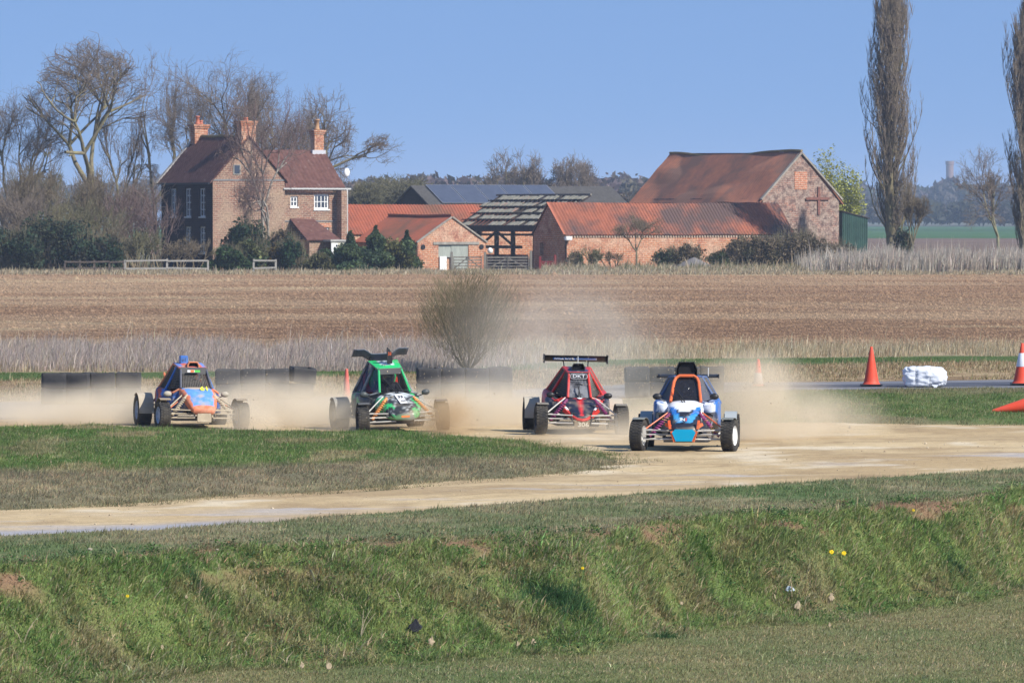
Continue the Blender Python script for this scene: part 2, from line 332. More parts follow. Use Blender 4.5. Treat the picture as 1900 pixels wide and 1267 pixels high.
# far verge between lane and field: dry bank, green ribbon
FB0 = xprof([(-300,747),(0,747),(400,741),(700,736),(1000,722),(1240,711),(1500,710),(1900,705)]); FB1 = lambda x: np.full(np.shape(x), 163.0)
def fb_c(x, y):
    t = y-FB0(x); n1 = fbm(x*.6, y*.3, 81); n2 = fbm(x*2, y, 82)
    c = lerp3((.205,.135,.075), (.36,.27,.155), sstep(.35, .65, n2)); c = lerp3(c, (.13,.10,.06), sstep(1, 0, t)*.6)
    c = lerp3(c, (.075,.115,.035), sstep(15.4, 16.6, t+n1*1.4)); c = lerp3(c, (.33,.26,.165), sstep(22.0, 24, t+n1*2)); return c
tag(heightgrid('far_verge', axis(-15, 15, .5, 200), np.arange(112, 164, .5), lambda x, y: .05*np.exp(-((y-FB0(x)-9)/4.5)**2)*(.8+.4*fbm(x*.4, y*.4, 83))+.05*(fbm(x, y, 84)-.5)-.02*sstep(.4, 0, y-FB0(x)), fb_c, GRASSM, keep=lambda X, Y: Y > FB0(X)-.3), kind='structure')

# ------------------------------------------------------------------ grass blades (all joined: nobody could count them)
def blade_mesh(name, P, C, h, wd, lean, label, cat='grass', seg=1, up=.0, wind=(.25,-.1), m=None, hook=0):
    """P (n,3) roots, h,wd (n,), one (or two) triangles-ish per blade"""
    n = len(P); a = rng.uniform(0, 2*np.pi, n); dx = np.cos(a); dy = np.sin(a)*.5       # blades face the viewer a little more often
    nn = np.hypot(dx, dy); dx /= nn; dy /= nn
    la = rng.uniform(0, 2*np.pi, n); lm = np.abs(rng.normal(0, lean, n)); lx = np.cos(la)*lm+wind[0]*lean; ly = np.sin(la)*lm+wind[1]*lean
    hw = wd/2; base1 = P-np.stack([dx*hw, dy*hw, np.zeros(n)], -1); base2 = P+np.stack([dx*hw, dy*hw, np.zeros(n)], -1)
    mid = P+np.stack([lx*h*.35, ly*h*.35, h*.58], -1); tip = P+np.stack([lx*h, ly*h, h*(1-.18*np.minimum(lm, 1.5))], -1)
    if seg == 1:
        V = np.stack([base1, base2, tip], 1).reshape(-1, 3); F = np.arange(3*n).reshape(-1, 3); Cv = np.repeat(C, 3, 0)
    else:
        m1 = mid-np.stack([dx*hw*.75, dy*hw*.75, np.zeros(n)], -1); m2 = mid+np.stack([dx*hw*.75, dy*hw*.75, np.zeros(n)], -1)
        V = np.stack([base1, base2, m2, m1, tip], 1).reshape(-1, 3); i = np.arange(n)[:, None]*5
        F = np.concatenate([i+np.array([[0,1,2]]), i+np.array([[0,2,3]]), i+np.array([[3,2,4]])]); Cv = np.repeat(C, 5, 0)
    return tag(link(name, npmesh(name, V, F, Cv), None, m or BLADEM), label, cat, kind='stuff')
def blade_material():
    m = bpy.data.materials.new('blades'); m.use_nodes = True; n = m.node_tree.nodes; l = m.node_tree.links; b = n['Principled BSDF']
    a = n.new('ShaderNodeAttribute'); a.attribute_name = 'col'; l.new(a.outputs['Color'], b.inputs['Base Color']); b.inputs['Roughness'].default_value = .6; b.inputs['Specular IOR Level'].default_value = .25
    t = n.new('ShaderNodeBsdfTranslucent'); ms = n.new('ShaderNodeMixShader'); ms.inputs[0].default_value = .35; l.new(a.outputs['Color'], t.inputs[0])
    l.new(b.outputs[0], ms.inputs[1]); l.new(t.outputs[0], ms.inputs[2]); l.new(ms.outputs[0], n['Material Output'].inputs[0]); return m
BLADEM = blade_material()
def jit(C, a=.25, hue=.12):
    n = len(C); C = C*np.exp(rng.normal(0, a, (n, 1))); C = C*np.exp(rng.normal(0, hue, (n, 3))*np.array([1, .3, .6])); return np.clip(C, 0.004, .8)
def samp(n, x0, x1, y0, y1, bias=0):
    return rng.uniform(x0, x1, n), rng.uniform(y0, y1, n)
def frustum_keep(x, y, m=1.03): return np.abs(x) < y*.09*m+1.8
# near bank and ditch: tall tussocks
x, y = samp(1050000, -9.2, 9.6, 54.5, 80); xb = rng.uniform(-9, 9.6, 790000); yb = BANK(xb)+rng.uniform(-3.1, .5, len(xb)); d = y-BANK(x); k = d < -2.9; x, y = np.concatenate([x[k], xb]), np.concatenate([y[k], yb]); d = y-BANK(x)
k = frustum_keep(x, y) & (d < .5); x, y, d = x[k], y[k], d[k]
tuft = fbm(x*3.2, y*3.6, 91, 4); dens = np.where(d < -2.9, .8, .6+.5*sstep(.35, .6, tuft)); bare = soilm(x, y, d); dens = dens*(1-.93*np.clip(bare*1.3, 0, 1))
k = rng.random(len(x)) < dens; x, y, d, tuft = x[k], y[k], d[k], tuft[k]
C = verge_c(x, y)*1.25; dryn = rng.random(len(x)); isd = dryn < .14+.25*sstep(.5, .7, fbm(x*.55+3, y*.9, 44)); C[isd] = np.array(STRAW)*.95
hgt = np.where(d < -2.9, .028, .038+.045*sstep(.35, .75, tuft)*sstep(.3, -.6, d))*np.exp(rng.normal(0, .38, len(x))); 
blade_mesh('bank_grass', np.stack([x, y, verge_h(x, y)-.01], -1), jit(C, .28), hgt, .0055+.005*hgt/.1, .85, 'tufted green and straw grass on the ditch bank', seg=2)
# short turf: verge top, island, strip
for nm, N, bx, cf, hf, kf, lab, hh in [
    ('verge_turf', 370000, (-9.5, 10.2, 59, 88), verge_c, verge_h, lambda x, y: (y > BANK(x)+.1) & (y < TRK(x)+.25*(fbm(x*1.3, y*.6, 31, 3)-.5)*2), 'short worn turf beside the dirt track', .034),
    ('island_turf', 450000, (-12, 3.8, 72, 103.5), isl_c, isl_h, lambda x, y: isl_sd(x, y) > .0, 'short turf covering the low grass mound', .040),
    ('strip_turf', 170000, (.5, 13, 99, 129), str_c, str_h, lambda x, y: str_sd(x, y) > .0, 'short turf on the strip beside the tarmac lane', .042)]:
    x, y = samp(N, *bx); k = frustum_keep(x, y) & kf(x, y); x, y = x[k], y[k]; cl = fbm(x*3.3, y*2.1, 95, 3)
    k = rng.random(len(x)) < .35+sstep(.3, .6, cl); x, y, cl = x[k], y[k], cl[k]; C = cf(x, y)*1.25; isd = rng.random(len(x)) < .09; C[isd] = np.array(STRAW)*.85
    blade_mesh(nm, np.stack([x, y, hf(x, y)-.005], -1), jit(C, .25), hh*(.5+1.1*cl)*np.exp(rng.normal(0, .35, len(x))), rng.uniform(.008, .016, len(x)), .6, lab)
# far verge: dry tussocks, reeds and straw margin
def fringe(name, N, bx, kf, cols, h, hs, wd, label, lean=.35, hfn=None, densn=None):
    x, y = samp(N, *bx); k = frustum_keep(x, y, 1.05) & kf(x, y); x, y = x[k], y[k]
    t = fbm(x*.9, y*.35, 97, 4); k = rng.random(len(x)) < .15+1.1*sstep(.3, .6, t); x, y, t = x[k], y[k], t[k]
    ci = rng.integers(0, len(cols), len(x)); C = np.array(cols)[ci]; z = hfn(x, y) if hfn else np.zeros(len(x))
    return blade_mesh(name, np.stack([x, y, z-.02], -1), jit(C, .22, .06), h*(.45+.9*t)*np.exp(rng.normal(0, hs, len(x))), wd*np.exp(rng.normal(0, .3, len(x))), lean, label, seg=2)
TAN = [(.42,.34,.21), (.50,.42,.28), (.33,.25,.15), (.46,.40,.27)]; PUR = [(.42,.34,.295), (.48,.40,.345), (.35,.28,.245), (.50,.43,.36)]
fbh = lambda x, y: .05*np.exp(-((y-FB0(x)-9)/4.5)**2)
fringe('bank_tussocks', 170000, (-13, 14, 113, 147), lambda x, y: (y-FB0(x) > .6) & (y-FB0(x) < 15.8), [(.34,.25,.14),(.42,.33,.19),(.24,.16,.09),(.15,.15,.06),(.46,.38,.24)], .065, .45, .014, 'dry tan tussocks on the low bank behind the lane', hfn=fbh)
fringe('ribbon_grass', 60000, (-14, 14.5, 128, 156), lambda x, y: (y-FB0(x) > 15.8) & (y-FB0(x) < 22), [(.085,.15,.04),(.11,.18,.05),(.14,.17,.06)], .05, .3, .02, 'green grass ribbon behind the dry bank', hfn=fbh)
fringe('dead_reeds', 230000, (-15, 2.5, 138, 160), lambda x, y: x < -1+rng.normal(0, 1, len(x)), PUR, .25, .4, .010, 'purplish grey dead reeds along the field edge', .4)
fringe('tan_margin_grass', 150000, (-15, 15.5, 133, 163), lambda x, y: (y-FB0(x) > 21.5+1.5*vnoise(x*.8, y*.1, 9)), TAN, .19, .45, .012, 'tall pale grass on the near margin of the ploughed field', .35)

n = 260000; x = rng.uniform(-35, 35, n); y = 161+(368-161)*rng.random(n)**1.5; k = frustum_keep(x, y); x, y = x[k], y[k]; P = np.stack([x, y, field_h(x, y)+.03], -1); m_ = len(P); s = (.019*np.exp(rng.normal(0, .45, m_))*(y/180))[:, None]
off = np.array([(1,0,0),(0,1,0),(-1,0,0),(0,-1,0),(0,0,.8),(0,0,-.5)]); V = (P[:, None, :]+off[None]*s[:, None, :]*rng.uniform(.5, 1.4, (m_, 6, 1))).reshape(-1, 3); i = np.arange(m_)[:, None]*6
F = np.concatenate([i+np.array([f_]) for f_ in ((0,1,4),(1,2,4),(2,3,4),(3,0,4))]); cc = np.array([(.29,.185,.11),(.325,.215,.135),(.25,.155,.092),(.36,.26,.165)])[rng.choice(4, m_, p=[.4,.3,.22,.08])]*.35+field_c(x, y)*.72
tag(link('soil_clods', npmesh('soil_clods', V, F, np.repeat(cc, 6, 0)), None, mat('clods', attr='col', attrmul=0, rough=.98, spec=.05)), 'loose clods of earth covering the ploughed field', 'soil', kind='stuff')

# broad-leaved weeds dotted over the bank, too many to count
nc = 420; cx = rng.uniform(-7.5, 8, nc); cyy = BANK(cx)+rng.uniform(-2.8, .3, nc); per = 34; a = rng.uniform(0, 6.28, (nc, per)); r = np.abs(rng.normal(0, 1, (nc, per)))*rng.uniform(.03, .11, (nc, 1)); x = (cx[:, None]+np.cos(a)*r*1.3).ravel(); y = (cyy[:, None]+np.sin(a)*r).ravel(); m_ = len(x)
z = verge_h(x, y)+rng.uniform(.02, .10, m_); u = np.stack([np.cos(a.ravel()), np.sin(a.ravel())*.6, rng.uniform(-.2, .9, m_)], -1); u /= np.linalg.norm(u, axis=1, keepdims=True); v_ = np.cross(u, rng.normal(size=(m_, 3))); v_ /= np.linalg.norm(v_, axis=1, keepdims=True); L_ = rng.uniform(.02, .045, (m_, 1)); P = np.stack([x, y, z], -1)
V = np.stack([P, P+u*L_*.5+v_*L_*.28, P+u*L_, P+u*L_*.5-v_*L_*.28], 1).reshape(-1, 3); cc = np.array([(.07,.14,.035),(.10,.19,.05),(.055,.11,.04),(.14,.20,.06),(.20,.15,.08)])[np.repeat(rng.choice(5, nc, p=[.28,.25,.2,.17,.1]), per)]
tag(link('bank_weeds', npmesh('bank_weeds', V, np.arange(4*m_).reshape(-1, 4), np.repeat(jit(cc, .25), 4, 0)), None, BLADEM), 'small broad-leaved weeds scattered through the bank grass', 'weeds', kind='stuff')
# ================================================================== THE FARM
AZ = R(30)                                    # every building stands on the same grid: u runs right and away, v runs left and away
U = Vector((math.cos(AZ), math.sin(AZ), 0)); Vv = Vector((-math.sin(AZ), math.cos(AZ), 0))
B_HOUSE = brick('house_brick', (.31,.145,.095), (.20,.105,.075), (.34,.27,.21), patch=(.33,.235,.165), plo=.42, phi=.62, pscale=.8)
B_ORANGE = brick('orange_brick', (.48,.185,.085), (.40,.145,.07), (.46,.34,.25), patch=(.50,.32,.22), plo=.46, phi=.62, pscale=.6, patch2=(.30,.12,.08))
B_OLD = brick('weathered_brick', (.36,.165,.11), (.25,.13,.10), (.38,.31,.26), patch=(.34,.26,.21), plo=.42, phi=.58, pscale=1.1, patch2=(.13,.085,.075))
B_REDPATCH = brick('red_brick', (.50,.19,.10), (.42,.16,.09), (.48,.35,.27))
def tilem(name, c1, c2, c3, lo=.5, hi=.7, sc=.5): return mat(name, c1, c2, scale=2.2, rough=.9, spec=.12, bump=.5, bscale=9, bdist=.03, c3=c3, c3scale=sc, c3lo=lo, c3hi=hi)
T_HOUSE = tilem('house_tiles', (.10,.048,.040), (.15,.075,.062), (.24,.17,.15), .60, .75, 2.5)
T_PAN = tilem('pantiles', (.27,.10,.062), (.37,.13,.075), (.12,.078,.068), .43, .58, .35)
T_PAN2 = tilem('new_pantiles', (.38,.115,.065), (.30,.10,.062), (.19,.095,.062), .50, .66, .22)
T_BARN = tilem('barn_tiles', (.40,.165,.095), (.30,.135,.09), (.20,.115,.085), .46, .60, .3)
PAINTW = mat('white_paint', (.80,.80,.78), rough=.5); GLASS = mat('window_glass', (.03,.035,.045), rough=.08, spec=.8)
GUT = mat('gutter', (.20,.20,.20), rough=.5); BLACKP = mat('black_paint', (.015,.015,.018), rough=.5); STONE = mat('coping_stone', (.34,.32,.28), (.22,.20,.17), scale=3, bump=.3)
LICHEN = mat('lichen_ridge', (.20,.15,.08), (.30,.22,.09), scale=2, bump=.4); OLDWOOD = mat('weathered_wood', (.26,.235,.20), (.17,.15,.125), scale=6, stretch=(1,1,.2), bump=.4)
DARKWOOD = mat('dark_timber', (.055,.045,.04), (.03,.025,.022), scale=6, bump=.3); CONCR = mat('concrete', (.42,.41,.38), (.30,.29,.27), scale=3, bump=.3)
def wall(parent, s0, s1, z0, z1, y, face, m, opens=(), peak=None, name='wall', t=.25):
    """upright wall in local coords. face='u': runs along local x at local y=y, looks to -y; face='v': runs along local y at x=y, looks to -x. opens: (s0,s1,z0,z1). peak: (s, z)"""
    mb = MB(); ss = sorted(set([s0, s1]+[o[0] for o in opens]+[o[1] for o in opens])); zz = sorted(set([z0, z1]+[o[2] for o in opens if o[2] < z1]+[min(o[3], z1) for o in opens]))
    def P(s, z, d=0): return (s, y+d, z) if face == 'u' else (y+d, s, z)
    for a, b in zip(ss, ss[1:]):
        for c, d in zip(zz, zz[1:]):
            if any(o[0] <= a and b <= o[1] and o[2] <= c and d <= o[3] for o in opens): continue
            mb.add([P(a, c), P(b, c), P(b, d), P(a, d)], [(0,1,2,3)])
    for o in opens:
        q = [(o[0], o[2]), (o[1], o[2]), (o[1], min(o[3], z1)), (o[0], min(o[3], z1))]
        for i in range(4):
            (a, c), (b, d) = q[i], q[(i+1) % 4]; mb.add([P(a, c), P(b, d), P(b, d, t), P(a, c, t)], [(0,1,2,3)])
        mb.add([P(q[0][0], q[0][1], t), P(q[1][0], q[1][1], t), P(q[2][0], q[2][1], t), P(q[3][0], q[3][1], t)], [(0,1,2,3)])
    if peak: mb.add([P(s0, z1), P(s1, z1), P(peak[0], peak[1])], [(0,1,2)])
    return mb.build(name, m, parent)
def roofpanel(parent, e0, e1, r0, r1, m, rib=0, ribh=.03, rows=0, sag=.0, name='roof', wob=.03, seed=0, thick=.07, step=.055):
    """roof slope with real ribs and courses. e0-e1 eave, r0-r1 ridge (left to right)"""
    e0, e1, r0, r1 = map(Vector, (e0, e1, r0, r1)); L = (e1-e0).length; S = (r0-e0).length
    nu = int(L/rib*4) if rib else max(8, int(L/.6)); nv = rows*2 if rows else max(4, int(S/.5)); nrm = (e1-e0).cross(r0-e0).normalized()
    if nrm.z < 0: nrm = -nrm
    Vs = []; g = []
    for j in range(nv+1):
        if rows: v = ((j+1)//2)/rows; off = step if j % 2 else 0; v = min(v, 1)
        else: v = j/nv; off = 0
        for i in range(nu+1):
            u = i/nu; p = e0.lerp(e1, u).lerp(r0.lerp(r1, u), v); h = off
            if rib: h += ribh*(math.sin(2*math.pi*u*L/rib)*.5+.5)
            h += wob*(mnoise.noise(Vector((u*L*.35+seed, v*S*.5, seed)))); p = p+nrm*h; p.z -= sag*math.sin(math.pi*u)**2*(.3+.7*v)+wob*1.2*mnoise.noise(Vector((u*L*.25, seed*3.1, .5)))
            Vs.append(p)
    for j in range(nv):
        for i in range(nu): a = j*(nu+1)+i; g.append((a, a+1, a+nu+2, a+nu+1))
    # underside and edges
    n = len(Vs); dn = nrm*thick; rim = [i for i in range(nu+1)]+[j*(nu+1)+nu for j in range(1, nv+1)]+[nv*(nu+1)+i for i in range(nu-1, -1, -1)]+[j*(nu+1) for j in range(nv-1, 0, -1)]
    low = [Vs[i]-dn for i in rim]
    for k in range(len(rim)): k2 = (k+1) % len(rim); g.append((rim[k], n+k, n+k2, rim[k2]))
    Vs += low; cs = [n, n+nu, n+nu+nv, n+2*nu+nv]; g.append(tuple(cs))
    return MB().add(Vs, g).build(name, m, parent)
def window(parent, s0, s1, z0, z1, y, face='u', cols=2, rows=2, fr=PAINTW, sill=True, rec=.09, fw=.07, bar=.035):
    """casement or sash: frame with glazing bars, pane behind, sill"""
    def B(mb, a0, a1, c0, c1, d0, d1): mb.box((a0, y+d0, c0), (a1, y+d1, c1)) if face == 'u' else mb.box((y+d0, a0, c0), (y+d1, a1, c1))
    f = MB(); B(f, s0, s1, z1-fw, z1, rec, rec+.06); B(f, s0, s1, z0, z0+fw, rec, rec+.06); B(f, s0, s0+fw, z0+fw, z1-fw, rec, rec+.06); B(f, s1-fw, s1, z0+fw, z1-fw, rec, rec+.06)
    for i in range(1, cols): c = s0+(s1-s0)*i/cols; B(f, c-bar, c+bar, z0+fw, z1-fw, rec+.004, rec+.055)
    for j in range(1, rows): c = z0+(z1-z0)*j/rows; B(f, s0+fw, s1-fw, c-bar*.7, c+bar*.7, rec+.008, rec+.05)
    w_ = f.build('window', fr, parent); p = MB(); B(p, s0+.02, s1-.02, z0+.02, z1-.02, rec+.03, rec+.04); p.build('pane', GLASS, w_)
    if sill: q = MB(); B(q, s0-.06, s1+.06, z0-.09, z0-.001, -.06, .2); q.build('sill', fr, w_)
    return w_
def stack(parent, c, wx, wy, z0, z1, m, pots=(), cap=.12, potm=None):
    mb = MB(); mb.box((c[0]-wx/2, c[1]-wy/2, z0), (c[0]+wx/2, c[1]+wy/2, z1-.28)); mb.box((c[0]-wx/2-.06, c[1]-wy/2-.06, z1-.28), (c[0]+wx/2+.06, c[1]+wy/2+.06, z1-.14))
    mb.box((c[0]-wx/2-.12, c[1]-wy/2-.12, z1-.14), (c[0]+wx/2+.12, c[1]+wy/2+.12, z1)); ch = mb.build('chimney', m, parent)
    for (px_, h, r) in pots: MB().lathe([(0, z1), (r*1.25, z1), (r*1.25, z1+.08), (r, z1+.14), (r*.85, z1+h-.12), (r*1.15, z1+h-.1), (r*1.15, z1+h), (r*.7, z1+h), (r*.7, z1+h-.3)], (c[0]+px_, c[1], 0), n=12).build('chimney_pot', potm or mat('terracotta', (.45,.15,.09), rough=.8), ch, True)
    return ch

# ---- farmhouse. origin = near corner of the gable
p = W(395, 0, 400); house = empty('farmhouse', (p.x, p.y, 0), AZ)
tag(house, 'old brick farmhouse with dark tiled roofs, three chimneys and white windows', 'house')
HW, HL, HE, HR = 5.7, 8.1, 6.35, 9.35
lw = [(s-.45, s+.45, 3.75, 5.75) for s in (1.62, 3.85, 6.2)]+[(s-.45, s+.45, 1.2, 3.05) for s in (1.62, 3.85)]
DKB = brick('shaded_house_brick', (.030,.020,.022), (.022,.016,.018), (.045,.035,.035))  # near-black copy of the house brick: the left wall's shade put into the colour
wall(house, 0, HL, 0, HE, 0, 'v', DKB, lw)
wall(house, 0, HW, 0, HE, 0, 'u', B_HOUSE, [(1.66,2.12,7,7.1)] and [], peak=(HW/2, HR))
wall(house, 0, HL, 0, HE, HW, 'v', B_HOUSE); wall(house, 0, HW, 0, HE, HL, 'u', B_HOUSE, peak=(HW/2, HR))
for i, o in enumerate(lw): window(house, *o, 0, 'v', cols=2, rows=4, fw=.09, bar=.03)
MB().box((0,-.03,HE-.08), (HW,-.003,HE+.03)).build('string_course', GUT, house)
aw = MB().box((1.60,-.05,6.70), (2.18,-.005,7.42)).build('window', STONE, house); MB().box((1.68,-.06,6.78), (2.10,-.051,7.36)).build('pane', GLASS, aw)
dz = (HR-HE)/(HW/2)
rf = roofpanel(house, (-.25,HL+.12,HE-.2), (-.25,-.12,HE-.2), (HW/2,HL+.12,HR+.06), (HW/2,-.12,HR+.06), T_HOUSE, rib=.33, ribh=.03, rows=13, wob=.05, seed=1)
roofpanel(house, (HW+.25,-.12,HE-.2), (HW+.25,HL+.12,HE-.2), (HW/2,-.12,HR+.06), (HW/2,HL+.12,HR+.06), T_HOUSE, rib=.33, ribh=.03, rows=13, wob=.05, seed=2)
MB().tube([(HW/2, y_, HR+.13+.03*math.sin(y_*2)) for y_ in np.linspace(.9, HL-.3, 12)], .11, 6).build('ridge_tiles', LICHEN, house)
for ys in (HL+.0,): MB().bar((-.35,ys+.16,HE-.25), (HW/2,ys+.16,HR+.12), .34, .16).build('coping', mat('pale_coping', (.45,.42,.38), (.3,.28,.25), scale=3), house)
MB().bar((-.32,-.05,HE-.26), (-.32,HL,HE-.26), .12, .12).build('gutter', BLACKP, house)
stack(house, (HW/2, HL-.35), 1.05, .75, HR-.5, 10.35, B_ORANGE, [(-.12, .62, .15), (.15, .3, .13)])
stack(house, (HW/2, .45), 1.15, .85, HR-.9, 10.5, B_ORANGE, [(0, .25, .14)])
# wing
WX0, WX1, WY, WE, WR, WD = HW, HW+4.75, .35, 5.9, 8.45, 6.0
op = [(8.35-.1,9.55-.1,4.28,5.35), (6.35,6.95,4.45,5.2), (8.7,9.45,2.35,3.0)]
wall(house, WX0, WX1, 0, WE, WY, 'u', B_HOUSE, op); wall(house, WY, WY+WD, 0, WE, WX1, 'v', B_HOUSE, peak=(WY+WD/2, WR)); wall(house, WX0, WX1, 0, WE, WY+WD, 'u', B_HOUSE)
window(house, *op[0], WY, 'u', 4, 2, bar=.03, fw=.12); window(house, *op[1], WY, 'u', 2, 2, fw=.1); window(house, *op[2], WY, 'u', 1, 2, fw=.1, bar=.06)
for o in op[:1]+op[2:]: MB().box((o[0]-.15,WY-.02,o[3]+.002), (o[1]+.15,WY-.002,o[3]+.3)).build('brick_arch', B_REDPATCH, house)
MB().box((WX0+.3,WY-.03,WE-.45), (WX1-.7,WY-.004,WE-.15)).build('eaves_course', B_REDPATCH, house)
MB().box((WX0,WY-.04,3.4), (WX1-.6,WY-.003,3.48)).build('string_course', GUT, house)
MB().box((WX1-.42,-.45,0), (WX1+.02,WY-.002,WE-.3)).build('wall_pier', B_HOUSE, house)
roofpanel(house, (HW-1.9,WY-.3,WE-.12), (WX1+.15,WY-.3,WE-.12), (HW-1.9,WY+WD/2,WR), (WX1+.15,WY+WD/2,WR), T_HOUSE, rib=.33, ribh=.03, rows=11, wob=.05, seed=4)
roofpanel(house, (WX1+.15,WY+WD+.3,WE-.12), (HW-.9,WY+WD+.3,WE-.12), (WX1+.15,WY+WD/2,WR), (HW-.9,WY+WD/2,WR), T_HOUSE, rows=10, wob=.05, seed=5)
MB().bar((WX0-.1,WY-.38,WE-.17), (WX1+.55,WY-.38,WE-.17), .13, .11).build('gutter', mat('pale_gutter', (.5,.5,.48), rough=.5), house)
MB().tube([(WX1+.25,WY-.38,WE-.2), (WX1+.2,WY-.5,WE-.6), (WX1+.2,WY-.5,1.2)], .055, 8).build('downpipe', mat('pale_gutter'), house)
stack(house, (WX1-.35, WY+WD/2), .75, .62, WR-.7, 9.95, B_ORANGE, [(-.02, .78, .17)], potm=mat('old_pot', (.42,.25,.13), rough=.8))
MB().box((WX1-.95,WY+WD/2-.42,WR-.28), (WX1+.12,WY+WD/2+.3,WR+.06)).build('lead_flashing', mat('lead', (.5,.5,.52), rough=.5), house)
sdish = MB().ball((WX1+.6, WY+.3, 6.9), (.24,.12,.32)).build('satellite_dish', PAINTW, house, True); MB().tube([(WX1+.1,WY+.3,6.0), (WX1+.6,WY+.35,6.8)], .03, 6).build('bracket', GUT, sdish)
# lean-to and porch in front of the wing
wall(house, 6.3, 8.3, 0, 2.15, -2.6, 'u', B_HOUSE); wall(house, -2.6, .3, 0, 2.15, 6.3, 'v', B_HOUSE); wall(house, -2.6, .3, 0, 2.15, 8.3, 'v', B_HOUSE)
roofpanel(house, (6.0,-2.8,2.1), (8.7,-2.8,2.1), (6.3,.34,3.55), (8.2,.34,3.55), T_HOUSE, rows=9, wob=.04, seed=6, name='porch_roof')
MB().box((7.3,-3.9,2.0), (9.2,-2.62,2.14)).build('flat_roof', CONCR, house); MB().box((7.4,-3.8,.0), (9.1,-3.7,2.0)).box((8.9,-3.69,0), (9.1,-2.7,2.0)).build('porch_screen', mat('cream_paint', (.62,.60,.48), (.45,.43,.33), scale=2), house)
MB().box((7.4,-3.83,.9), (7.9,-3.803,1.9)).build('window', PAINTW, house)

def gshed(name, px0, D, Wd, L, e, r, wm, rm, opens=(), label='', cat='barn', rib=.28, over=.12, sag=.15, seed=0, gable_right=True, ridge_m=LICHEN, hang=.2, backw=None, wob=.08, left_open=(), rows=0):
    """gable facing the viewer's right along u, ridge running away-left along v"""
    p = W(px0, 0, D); o = empty(name, (p.x, p.y, 0), AZ); tag(o, label, cat)
    wall(o, 0, Wd, 0, e, 0, 'u', wm, opens, peak=(Wd/2, r)); wall(o, 0, L, 0, e, 0, 'v', backw or wm, left_open); wall(o, 0, L, 0, e, Wd, 'v', wm); wall(o, 0, Wd, 0, e, L, 'u', wm, peak=(Wd/2, r))
    k = (r-e)/(Wd/2)
    roofpanel(o, (-hang,L+over,e-hang*k), (-hang,-over,e-hang*k), (Wd/2,L+over,r+.05), (Wd/2,-over,r+.05), rm, rib=rib, ribh=.04, rows=rows, sag=sag, seed=seed, wob=wob)
    roofpanel(o, (Wd+hang,-over,e-hang*k), (Wd+hang,L+over,e-hang*k), (Wd/2,-over,r+.05), (Wd/2,L+over,r+.05), rm, rib=rib, ribh=.04, rows=rows, sag=sag, seed=seed+.5, wob=wob)
    pts = []
    for i in range(25):
        u = i/24; pts.append((Wd/2, -over+u*(L+2*over), r+.12-sag*math.sin(math.pi*u)**2-wob*1.2*mnoise.noise(Vector(((1-u)*L*.25, seed*3.1, .5)))))
    MB().tube(pts, .10, 6).build('ridge_tiles', ridge_m, o)
    return o
def ushed(name, px0, D, Wd, L, e, r, wm, gm, rm, label='', cat='barn', rib=.26, seed=0, opens=(), gopens=(), sag=.05, wob=.04, rows=0, hang=.15):
    """long front along u, gable facing left"""
    p = W(px0, 0, D); o = empty(name, (p.x, p.y, 0), AZ); tag(o, label, cat)
    wall(o, 0, L, 0, e, 0, 'u', wm, opens); wall(o, 0, Wd, 0, e, 0, 'v', gm, gopens, peak=(Wd/2, r)); wall(o, 0, L, 0, e, Wd, 'u', wm); wall(o, 0, Wd, 0, e, L, 'v', wm, peak=(Wd/2, r))
    k = (r-e)/(Wd/2)
    roofpanel(o, (-.1,-hang,e-hang*k+.05), (L+.1,-hang,e-hang*k+.05), (-.1,Wd/2,r+.05), (L+.1,Wd/2,r+.05), rm, rib=rib, ribh=.085, rows=rows, sag=sag, seed=seed, wob=wob)
    roofpanel(o, (L+.1,Wd+hang,e-hang*k+.05), (-.1,Wd+hang,e-hang*k+.05), (L+.1,Wd/2,r+.05), (-.1,Wd/2,r+.05), rm, rib=rib, ribh=.05, sag=sag, seed=seed+.5, wob=wob)
    return o
# long pantiled range
B = ushed('long_barn', 1048, 402, 4.4, 19.1, 2.55, 4.68, B_ORANGE, B_ORANGE, T_PAN, 'long low brick barn with pantiled roof and shaded red end wall', seed=11, gopens=[(2.9,3.5,1.0,1.9)])
z = MB()
for i in range(86): s = .05+i*.2215; z.box((s, -.09, 2.30), (s+.11, -.004, 2.41))
z.build('dentil_course', mat('mortar_pale', (.52,.42,.33), rough=.9), B)
MB().tube([(.05,-.10,2.3), (.05,-.10,.5)], .05, 8).build('downpipe', BLACKP, B); lm = MB().box((-.12,-.42,2.08), (.38,-.05,2.36)).build('wall_lamp', PAINTW, B, bevel=.04)
MB().bar((-.14,-.18,2.5), (-.14,2.2,4.76), .16, .06).build('verge_tiles', mat('verge_orange', (.42,.14,.08), (.36,.12,.07), scale=3), B)
# big barn
C_ = gshed('tall_barn', 1415, 415, 6.65, 18.2, 5.1, 8.45, B_OLD, T_BARN, label='tall weathered brick barn with a sagging tiled roof and bricked-up gable opening', seed=21, rib=.3, sag=.28, wob=.16, hang=.35, over=.1)
MB().box((2.75,-.03,5.75), (3.85,-.004,7.05)).build('bricked_up_opening', B_REDPATCH, C_)
WT = mat('rusty_iron', (.26,.11,.085), (.14,.07,.055), scale=8)
MB().box((4.75,-.09,3.9), (4.95,-.03,5.95)).box((3.7,-.13,4.98), (5.75,-.095,5.16)).build('wall_tie', WT, C_)
cop = MB().bar((-.15,-.02,5.0), (3.3,-.02,8.42), .26, .12).bar((3.35,-.02,8.42), (6.9,-.02,5.0), .26, .12); cop.build('gable_edge', mat('lime_mortar', (.36,.33,.28), (.25,.22,.18), scale=4), C_)
MB().box((-.30,-.05,4.2), (-.01,18.2,4.78)).build('eaves_shade_strip', BLACKP, C_)  # black strip added to stand in for the shade under the eave
